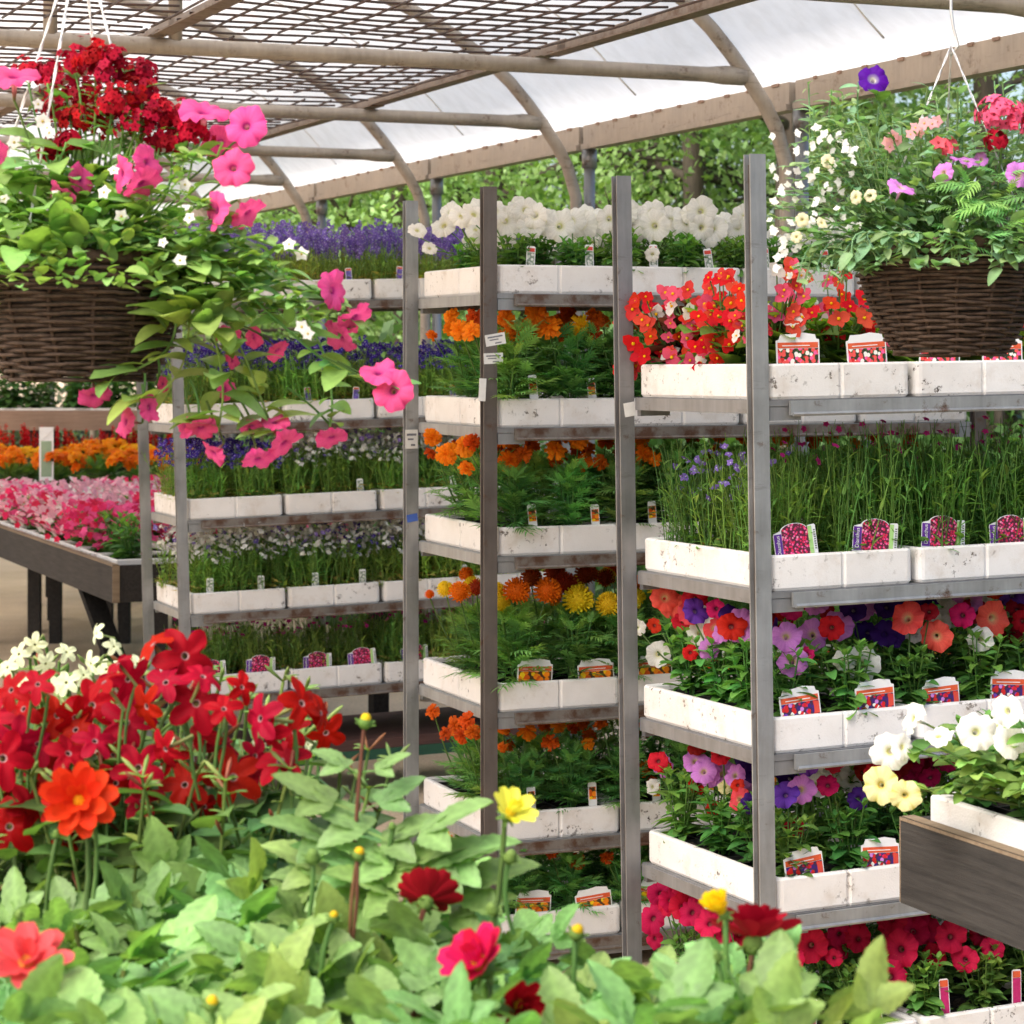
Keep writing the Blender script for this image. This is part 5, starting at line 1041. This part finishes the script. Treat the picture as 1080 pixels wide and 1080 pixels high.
dah = {}; rowdef = [(2.75, 'back', [(30, 940), (130, 925), (232, 905), (335, 892), (435, 915), (520, 975), (610, 1010)]), (2.47, 'middle', [(-25, 1000), (90, 995), (200, 975), (312, 970), (425, 975), (540, 1010), (655, 1000), (765, 1005)]), (2.2, 'front', [(20, 1060), (140, 1050), (262, 1045), (382, 1050), (500, 1055), (620, 1060), (735, 1045), (832, 1035)])]
for Y, rn_, lst in rowdef:
    for q, (px, py) in enumerate(lst):
        p = at(px, py, Y+U(-.03, .03)); h = p[2]-BZ; M = T(p[0], p[1], BZ)
        po = link('plant_pot', POT, None, T(p[0], p[1], BZ-.0005) @ RZ(U(0, 6))); tag(po, 'dark pot under the %s dahlia from left in the %s row' % (ORD[q], rn_), 'pot', 'pots of the foreground dahlias')
        rt = empty('dahlia_plant', M, 'leafy dahlia, %s from left in the %s row of the foreground' % (ORD[q], rn_), 'dahlia', 'dahlias in the foreground')
        link('foliage', random.choice(DFOL), rt, RZ(U(0, 6.28)) @ Matrix.Scale(h/.34*U(.84, .92), 4)); dah[(rn_, q)] = (rt, M, np.array(M.translation))
DORG = tmesh('flower', dahlia((.66, .022, .006), (.85, .35, .01), 9, 8, (.74, .05, .01), 0, 1), M_PETAL); DRD = tmesh('flower', dahlia((.33, .006, .010), YEL, 12, 11, (.22, .004, .008), .1, 2), M_PETAL); DPNK = tmesh('flower', dahlia((.72, .016, .17), (.7, .25, .02), 8, 7, (.66, .012, .08), .3, 3), M_PETAL); DCOR = tmesh('flower', dahlia((.78, .13, .15), (.8, .3, .06), 8, 6, (.72, .07, .08), .15, 4), M_PETAL); DYEL = tmesh('flower', dahlia((.84, .74, .04), (.75, .5, .02), 8, 0, (.82, .78, .12), .35, 5), M_PETAL); DYCL = tmesh('flower', dahlia((.86, .64, .01), (.8, .5, .01), 9, 7, (.85, .55, .01), .75, 6), M_PETAL); DREDM = tmesh('flower', dahlia((.36, .004, .008), YEL, 8, 7, (.28, .003, .006), .1, 7), M_PETAL)
BUDY = tmesh('flower_bud', bud((.72, .50, .02)), M_PETAL); BUDG = tmesh('flower_bud', bud((.20, .32, .08)), M_PETAL)
def dfl(key, px, py, r_, Y, d, stemm=STEM, bpx=None, sr=.0032, name='flower', leafy=0):
    p = at(px, py, Y); rt, M, b = nearest(dah, (p[0], p[1])); o = link(name, key, rt, to_basis(M, m4(frame_z(d), p, r_/F_PX*Y)))
    e = p-nrm(d)*r_/F_PX*Y*.3; q = at(bpx[0], bpx[1], Y) if bpx else np.array([b[0]*.5+p[0]*.5, b[1]*.5+p[1]*.5, b[2]+.15])
    link('stem', stemm, rt, to_basis(M, m4(frame_z(e-q), q, (sr, sr, np.linalg.norm(e-q)))))
    if leafy:
        m = MB()
        for u, ls in leafy:
            c = q+(e-q)*u
            for kk in range(2):
                bb = U(-.6, .6)+kk*PI; m.put(random.choice(L_DC[:2]), frame_y((math.cos(bb), math.sin(bb)*.6, .55), (0, -.3, 1)), c, ls*U(.85, 1.15), gv((G_DAH[0]*1.1, G_DAH[1]*1.05, G_DAH[2]), .85, 1.2))
        m.obj('foliage', M_LEAF, rt, to_basis(M, Matrix.Identity(4)), True)
dfl(DORG, 84, 845, 41, 2.6, (.05, -1, .35), STEM, (90, 960)); dfl(DYEL, 537, 858, 30, 2.55, (.55, -.5, .75), STEM, (520, 980)); dfl(DRD, 450, 948, 36, 2.5, (.15, .75, .55), STEMR, (436, 1080), .0032)
dfl(DPNK, 508, 1018, 46, 2.3, (-.45, -.5, .75), STEM, (520, 1080)); dfl(DCOR, 28, 1018, 48, 2.25, (.1, -.6, .8), STEM, (40, 1090)); dfl(DYCL, 762, 962, 26, 2.4, (-.35, -.3, .6), STEM, (770, 1060)); dfl(DREDM, 795, 988, 50, 2.5, (.1, .25, .95), STEMR, (780, 1080)); dfl(DREDM, 545, 1058, 30, 2.28, (.5, -.8, -.2), STEM, (530, 1090))
dfl(BUDY, 385, 762, 15, 2.62, (.2, -.2, 1), STEMR, (372, 950), .0024, 'flower_bud', [(.50, .085), (.10, .11), (.72, .06), (.28, .1)])
for bx_, by_, hy_ in ((414, 890, 985), (440, 925, 1000)): dfl(BUDG, bx_, by_-18, 8, 2.6, (U(-.3, .3), -.2, 1), STEM, (bx_+U(-12, 12), hy_), .003, 'flower_bud', [(.85, .10), (.5, .12), (.25, .11)]); dfl(BUDY, 378, 902, 14, 2.5, (.3, -.3, 1), STEMR, (370, 1010), .0022, 'flower_bud')
for px, py, r_, Y in ((538, 905, 15, 2.5), (520, 960, 14, 2.45), (608, 985, 17, 2.4), (330, 905, 16, 2.55), (352, 968, 12, 2.45), (223, 1060, 17, 2.2), (755, 1010, 14, 2.35), (100, 868, 8, 2.6), (20, 965, 9, 2.4), (60, 880, 9, 2.6)): dfl(BUDY if px in (223, 352, 608) else BUDG, px, py, r_, Y, (U(-.4, .4), -.4, 1), STEM, (px+U(-12, 12), py+80), .0028, 'flower_bud')
# flowering tobacco
def nic_fol(h):
    m = MB()
    for i in range(30):
        a = i*2.4; e = U(.0, .8); d = (math.cos(a)*math.cos(e), math.sin(a)*math.cos(e), math.sin(e)); q_ = .05*i/30; m.put(L_BIG, frame_y(d, (U(-.3, .3), U(-.3, .3), 1)), (q_*math.cos(a), q_*math.sin(a), .08+h*.72*i/30), (.16-.07*i/30)*U(.8, 1.2), gv(G_NIC))
    for s in range(6):
        a = s*1.05; P = curve((0, 0, .1), (math.cos(a)*.35, math.sin(a)*.35, 1), h*.8, (0, 0, .3), 5); m.tube(P, .0028, 5, gv((.16, .24, .06)), 0, False, False)
        for q in range(8):
            t = .25+.72*q/8; i = min(4, int(t*5)); p = P[i]+(P[i+1]-P[i])*(t*5-i); b = q*2.4+a; m.put(L_OV, frame_y((math.cos(b), math.sin(b), .45)), p, .06*(1.2-t)*U(.8, 1.2), gv((.15, .25, .06)))
        for q in range(4):
            b = q*1.6; p = P[-1-(q % 3)]; e = np.array([math.cos(b), math.sin(b), .9]); m.tube([p, p+e*.012, p+e*.022, p+e*.03], [.0014, .0026, .0034, .0008], 5, random.choice([(.20, .30, .08), (.30, .10, .05), (.26, .33, .10)]), 0, False)
            m.put(L_OV, frame_y((math.cos(b+2), math.sin(b+2), .5)), p, .032, gv((.20, .31, .08)))
    return m.mesh('foliage', M_LEAF, True)
NF = [nic_fol(.5) for _ in range(3)]; nic = {}
for Y, rn_, lst in ((3.32, 'back', [(-30, 690), (60, 690), (150, 690), (240, 700)]), (3.05, 'middle', [(-20, 730), (75, 725), (165, 720), (255, 740), (335, 775)]), (2.88, 'front', [(20, 790), (120, 790), (220, 780), (310, 800)])):
    for q, (px, py) in enumerate(lst):
        p = at(px, py+15, Y); h = p[2]-BZ; M = T(p[0], p[1], BZ); po = link('plant_pot', POT, None, T(p[0], p[1], BZ-.0005)); tag(po, 'dark pot under the %s tobacco plant from left in %s row' % (ORD[q], rn_), 'pot', 'pots of the flowering tobacco')
        rt = empty('tobacco_plant', M, '%s flowering tobacco, %s from left in the %s row behind the dahlias' % ('white' if rn_ == 'back' else 'red', ORD[q], rn_), 'flowering tobacco', 'flowering tobacco at left'); link('foliage', random.choice(NF), rt, RZ(U(0, 6)) @ Matrix.Scale(h/.5, 4)); nic[(rn_, q)] = (rt, M, np.array(M.translation))
def nfl(lst, rows, key, Y0):
    sub = {k: v for k, v in nic.items() if k[0] in rows}
    for it in lst:
        px, py, r_ = it[:3]; Y = Y0+U(-.07, .07); p = at(px, py, Y); rt, M, b = nearest(sub, p); d = it[3] if len(it) > 3 else (U(-1.1, 1.1), -1, U(-.5, 1.1)); s = r_*1.1/F_PX*Y
        W = m4(frame_z(d), p, s); link('flower', random.choice(FL[key]), rt, to_basis(M, W)); e = p-nrm(d)*s*1.5; q = np.array([b[0]*.5+e[0]*.5, b[1]*.5+e[1]*.5, e[2]-U(.05, .1)])
        link('stem', STEM, rt, to_basis(M, m4(frame_z(e-q), q, (.0022, .0022, np.linalg.norm(e-q)))))
nfl([(195, 692, 32, (.5, -1, .3)), (162, 680, 24, (-.6, -.3, .8)), (135, 716, 27), (97, 744, 27, (.3, -1, .3)), (60, 755, 24), (25, 748, 24), (3, 800, 32, (.4, -1, .4)), (133, 762, 29, (.1, -1, .2)), (155, 745, 24), (207, 742, 31, (.1, -1, .35)), (236, 748, 20), (214, 714, 22, (.4, -.4, .8)), (275, 758, 27, (-.8, -.8, .2)), (318, 742, 28, (.7, -.6, .4)), (338, 752, 20, (.8, -.3, .2)), (285, 772, 24, (-.5, -.6, -.3)), (146, 810, 28, (.2, -1, .3)), (195, 828, 27, (-.1, -1, .6)), (246, 820, 31, (.1, -1, .3)), (232, 788, 25, (.5, -.4, .7)), (296, 803, 30, (-.2, -.6, .8)), (268, 812, 20), (52, 815, 26), (18, 780, 26), (10, 872, 30), (30, 850, 24), (72, 795, 24), (100, 782, 22), (122, 826, 22), (40, 722, 20), (12, 728, 22), (175, 790, 22), (60, 850, 20), (110, 720, 22, (-.5, -.3, .8)), (150, 845, 22), (175, 720, 24), (80, 770, 24), (-8, 760, 26), (255, 725, 18), (215, 770, 22), (40, 785, 24), (0, 850, 24), (125, 700, 18, (-.6, -.2, .8))], ('middle', 'front'), 'nred', 2.9)
nfl([(20, 690, 13), (48, 700, 13), (70, 688, 12), (96, 700, 13), (28, 722, 12), (120, 682, 11), (37, 680, 13), (102, 668, 12, (-.8, -.5, .3)), (112, 706, 14), (8, 704, 14), (88, 712, 12), (60, 722, 12), (140, 735, 12), (180, 790, 12), (270, 790, 12), (325, 785, 10), (145, 700, 12), (70, 720, 14)], ('back',), 'nwhite', 3.2)
nfl([(x_+U(-6, 6), y_+U(-8, 8), U(18, 24)) for x_, y_ in ((30, 830), (95, 835), (170, 860), (220, 850), (85, 750), (265, 790), (190, 800), (20, 765), (125, 800), (310, 770), (345, 765), (65, 880))], ('middle', 'front'), 'nred', 2.98)

# ------------------------------------------------------------------ trees and hedge beyond the tunnel
random.seed(3); trng = np.random.default_rng(3)
def crown(n, rx, ry, rz, ls, cols, clumps=70, hollow=.45, name='crown', flat=.5):
    cen = []
    while len(cen) < clumps:
        p = trng.uniform(-1, 1, 3); r_ = np.linalg.norm(p)
        if hollow < 0 or hollow < r_ < 1: cen.append(p)
    cen = np.array(cen); ccol = trng.uniform(0, 1, clumps); ci = trng.integers(0, clumps, n)
    p = cen[ci]+trng.normal(0, .095, (n, 3)); p = p*np.array([rx, ry, rz]); size = ls*trng.uniform(.6, 1.4, n)
    d = trng.normal(0, 1, (n, 3)); d[:, 2] -= .3; d /= np.linalg.norm(d, axis=1)[:, None]
    up = trng.normal(0, .6, (n, 3)); up[:, 2] += 1; z = up-(up*d).sum(1)[:, None]*d; z /= np.linalg.norm(z, axis=1)[:, None]; x = np.cross(d, z)
    s = size[:, None]; V = np.stack([p, p+d*s*.5+x*s*.3+z*s*.06, p+d*s, p+d*s*.5-x*s*.3+z*s*.06], 1).reshape(-1, 3)
    k = np.clip(ccol[ci]*.7+trng.uniform(0, .5, n), 0, 1)[:, None]; c = np.array(cols[0])*(1-k)+np.array(cols[1])*k; c = np.repeat(c, 4, 0)
    me = bpy.data.meshes.new(name); me.vertices.add(4*n); me.vertices.foreach_set('co', V.ravel()); me.loops.add(4*n); me.loops.foreach_set('vertex_index', np.arange(4*n, dtype=np.int32)); me.polygons.add(n); me.polygons.foreach_set('loop_start', np.arange(0, 4*n, 4, dtype=np.int32)); me.polygons.foreach_set('loop_total', np.full(n, 4, np.int32))
    me.update(calc_edges=True); ca = me.color_attributes.new('col', 'FLOAT_COLOR', 'POINT'); C4 = np.ones((4*n, 4)); C4[:, :3] = c; ca.data.foreach_set('color', C4.ravel().astype(np.float32)); me.materials.append(M_TREE); return me
def tree(px, Y, h, tr, rx, rz, cz, n, cols, label, ls=.07, hollow=.45, limbs=9, clumps=110):
    n = int(n*1.5); ls *= .66; hollow = min(.68, hollow+.12)
    x = (px-540)/F_PX*Y; rt = empty('broadleaf_tree', (x, Y, 0), label, 'tree', 'trees beyond the tunnel'); m = MB()
    P = curve((0, 0, 0), (U(-.05, .05), U(-.05, .05), 1), h*.8, (U(-.1, .1), U(-.1, .1), .2), 8); m.tube(P, [tr*(1.15-.9*i/8) for i in range(9)], 10)
    for i in range(limbs):
        k = 2+i % 6; a = U(0, 6.28); Q = curve(P[k], (math.cos(a), math.sin(a), U(.2, .7)), rx*U(.6, .95), (0, 0, U(-.1, .5)), 6); m.tube(Q, [tr*.4*(1-.13*j) for j in range(7)], 7)
        for j in range(3): b = a+U(-1, 1); m.tube(curve(Q[2+j], (math.cos(b), math.sin(b), U(-.3, .6)), rx*.45, (0, 0, .2), 4), [tr*.14, tr*.12, tr*.1, tr*.07, tr*.03], 5)
    m.obj('trunk', M_BARK, rt, None, True); link('crown', crown(n, rx, rx*.9, rz, ls, cols, clumps, hollow), rt, T(0, 0, cz))
DK = ((.065, .14, .035), (.24, .39, .11)); MD = ((.10, .21, .055), (.31, .49, .15)); LT = ((.16, .29, .08), (.39, .56, .21)); EV = ((.018, .038, .014), (.06, .10, .035))
tree(745, 14.5, 6.5, .095, 1.5, 1.6, 3.0, 3600, MD, 'slender tree with a bare dark trunk behind the white petunias', .09, .6)
tree(838, 13.2, 7., .11, 1.5, 1.4, 4.2, 4500, DK, 'tree with a thick grey trunk beside the roof column', .09, .55)
tree(640, 16.5, 6.5, .14, 1.7, 1.7, 2.6, 6000, EV, 'dark evergreen leaved tree behind the middle trolley', .10, .4)
tree(540, 15, 5, .12, 1.7, 1.5, 2.35, 8500, MD, 'bushy mid green tree behind the middle trolley posts', .08, .4)
tree(430, 14.6, 4.6, .1, 1.4, 1.4, 2.2, 9000, LT, 'bright green bushy tree above the far trolley', .075, .35)
tree(330, 16.5, 5, .1, 1.6, 1.6, 2.4, 10000, MD, 'mid green bushy tree at the far end of the gutter', .085, .35)
tree(240, 19, 5, .1, 1.8, 1.8, 2.4, 9000, DK, 'dark green tree beyond the left basket', .09, .35)
tree(950, 15.5, 6, .14, 1.8, 1.8, 3.1, 7000, LT, 'light green tree behind the right basket', .085, .5)
tree(1060, 13.8, 6, .13, 1.5, 1.7, 3.3, 8000, LT, 'pale green leafy tree at the right edge', .075, .45)
tree(700, 20, 7, .16, 2.2, 1.6, 2.2, 6000, LT, 'light green tree seen through the gap by the bare trunk', .10, .5)
tree(880, 19.5, 7.5, .16, 2.0, 1.6, 2.2, 6000, MD, 'mid green tree farther back between the trunks', .10, .5)
def hedge(x, y, rz, rx, ry, h, n, label, cols):
    hx = empty('hedge', (x, y, 0), label, 'hedge'); link('foliage', crown(n, rx, ry, h*.5, .085, cols, 420, -1), hx, RZ(rz) @ T(0, 0, h*.5)); m = MB()
    for i in range(9): m.tube(curve((-rx*.85+i*rx*.21, 0, 0), (U(-.1, .1), 0, 1), h*.8, (0, 0, .1), 4), .03, 6)
    m.obj('stem', M_BARK, hx, RZ(rz), True)
hedge(1.75, 12.9, R(10), 2.3, .6, 1.7, 15000, 'low green hedge along the outside of the tunnel', DK)
hedge(-5.2, 21.5, R(3), 5.5, .9, 3.1, 42000, 'tall dark hedge closing the far left end', EV)

# ------------------------------------------------------------------ light, sky, camera
SUN_EL, SUN_AZ = R(48), R(222)            # azimuth clockwise from +Y
w = bpy.data.worlds.new('World'); scn.world = w; w.use_nodes = True; nt = w.node_tree; bg = nt.nodes['Background']
sky = nt.nodes.new('ShaderNodeTexSky'); sky.sky_type = 'NISHITA'; sky.sun_disc = False; sky.sun_elevation = SUN_EL; sky.sun_rotation = SUN_AZ; sky.air_density = 1.; sky.dust_density = 4.; sky.ozone_density = 1.
nt.links.new(sky.outputs[0], bg.inputs[0]); bg.inputs[1].default_value = .12
l = bpy.data.lights.new('sun', 'SUN'); l.energy = 2.0; l.angle = R(48); l.color = (1., .965, .90); lo = bpy.data.objects.new('sun', l); COL.objects.link(lo)
d = Vector((math.sin(SUN_AZ)*math.cos(SUN_EL), math.cos(SUN_AZ)*math.cos(SUN_EL), math.sin(SUN_EL))); lo.rotation_euler = d.to_track_quat('Z', 'Y').to_euler(); lo.location = (0, -5, 12)
cam = bpy.data.cameras.new('camera'); co = bpy.data.objects.new('camera', cam); COL.objects.link(co); scn.camera = co
co.location = (0, 0, EYE); co.rotation_euler = (PI/2, 0, 0); cam.sensor_width = 36; cam.lens = 36*F_PX/1080; cam.shift_y = -(540-HY)/1080; cam.clip_start = .05; cam.clip_end = 800
cam.dof.use_dof = True; cam.dof.focus_distance = 4.9; cam.dof.aperture_fstop = 11.
vs = scn.view_settings; vs.view_transform = 'Standard'; vs.look = 'None'; vs.gamma = 1; vs.exposure = 1.34
scn.cycles.max_bounces = 10; scn.cycles.diffuse_bounces = 5; scn.cycles.transmission_bounces = 8
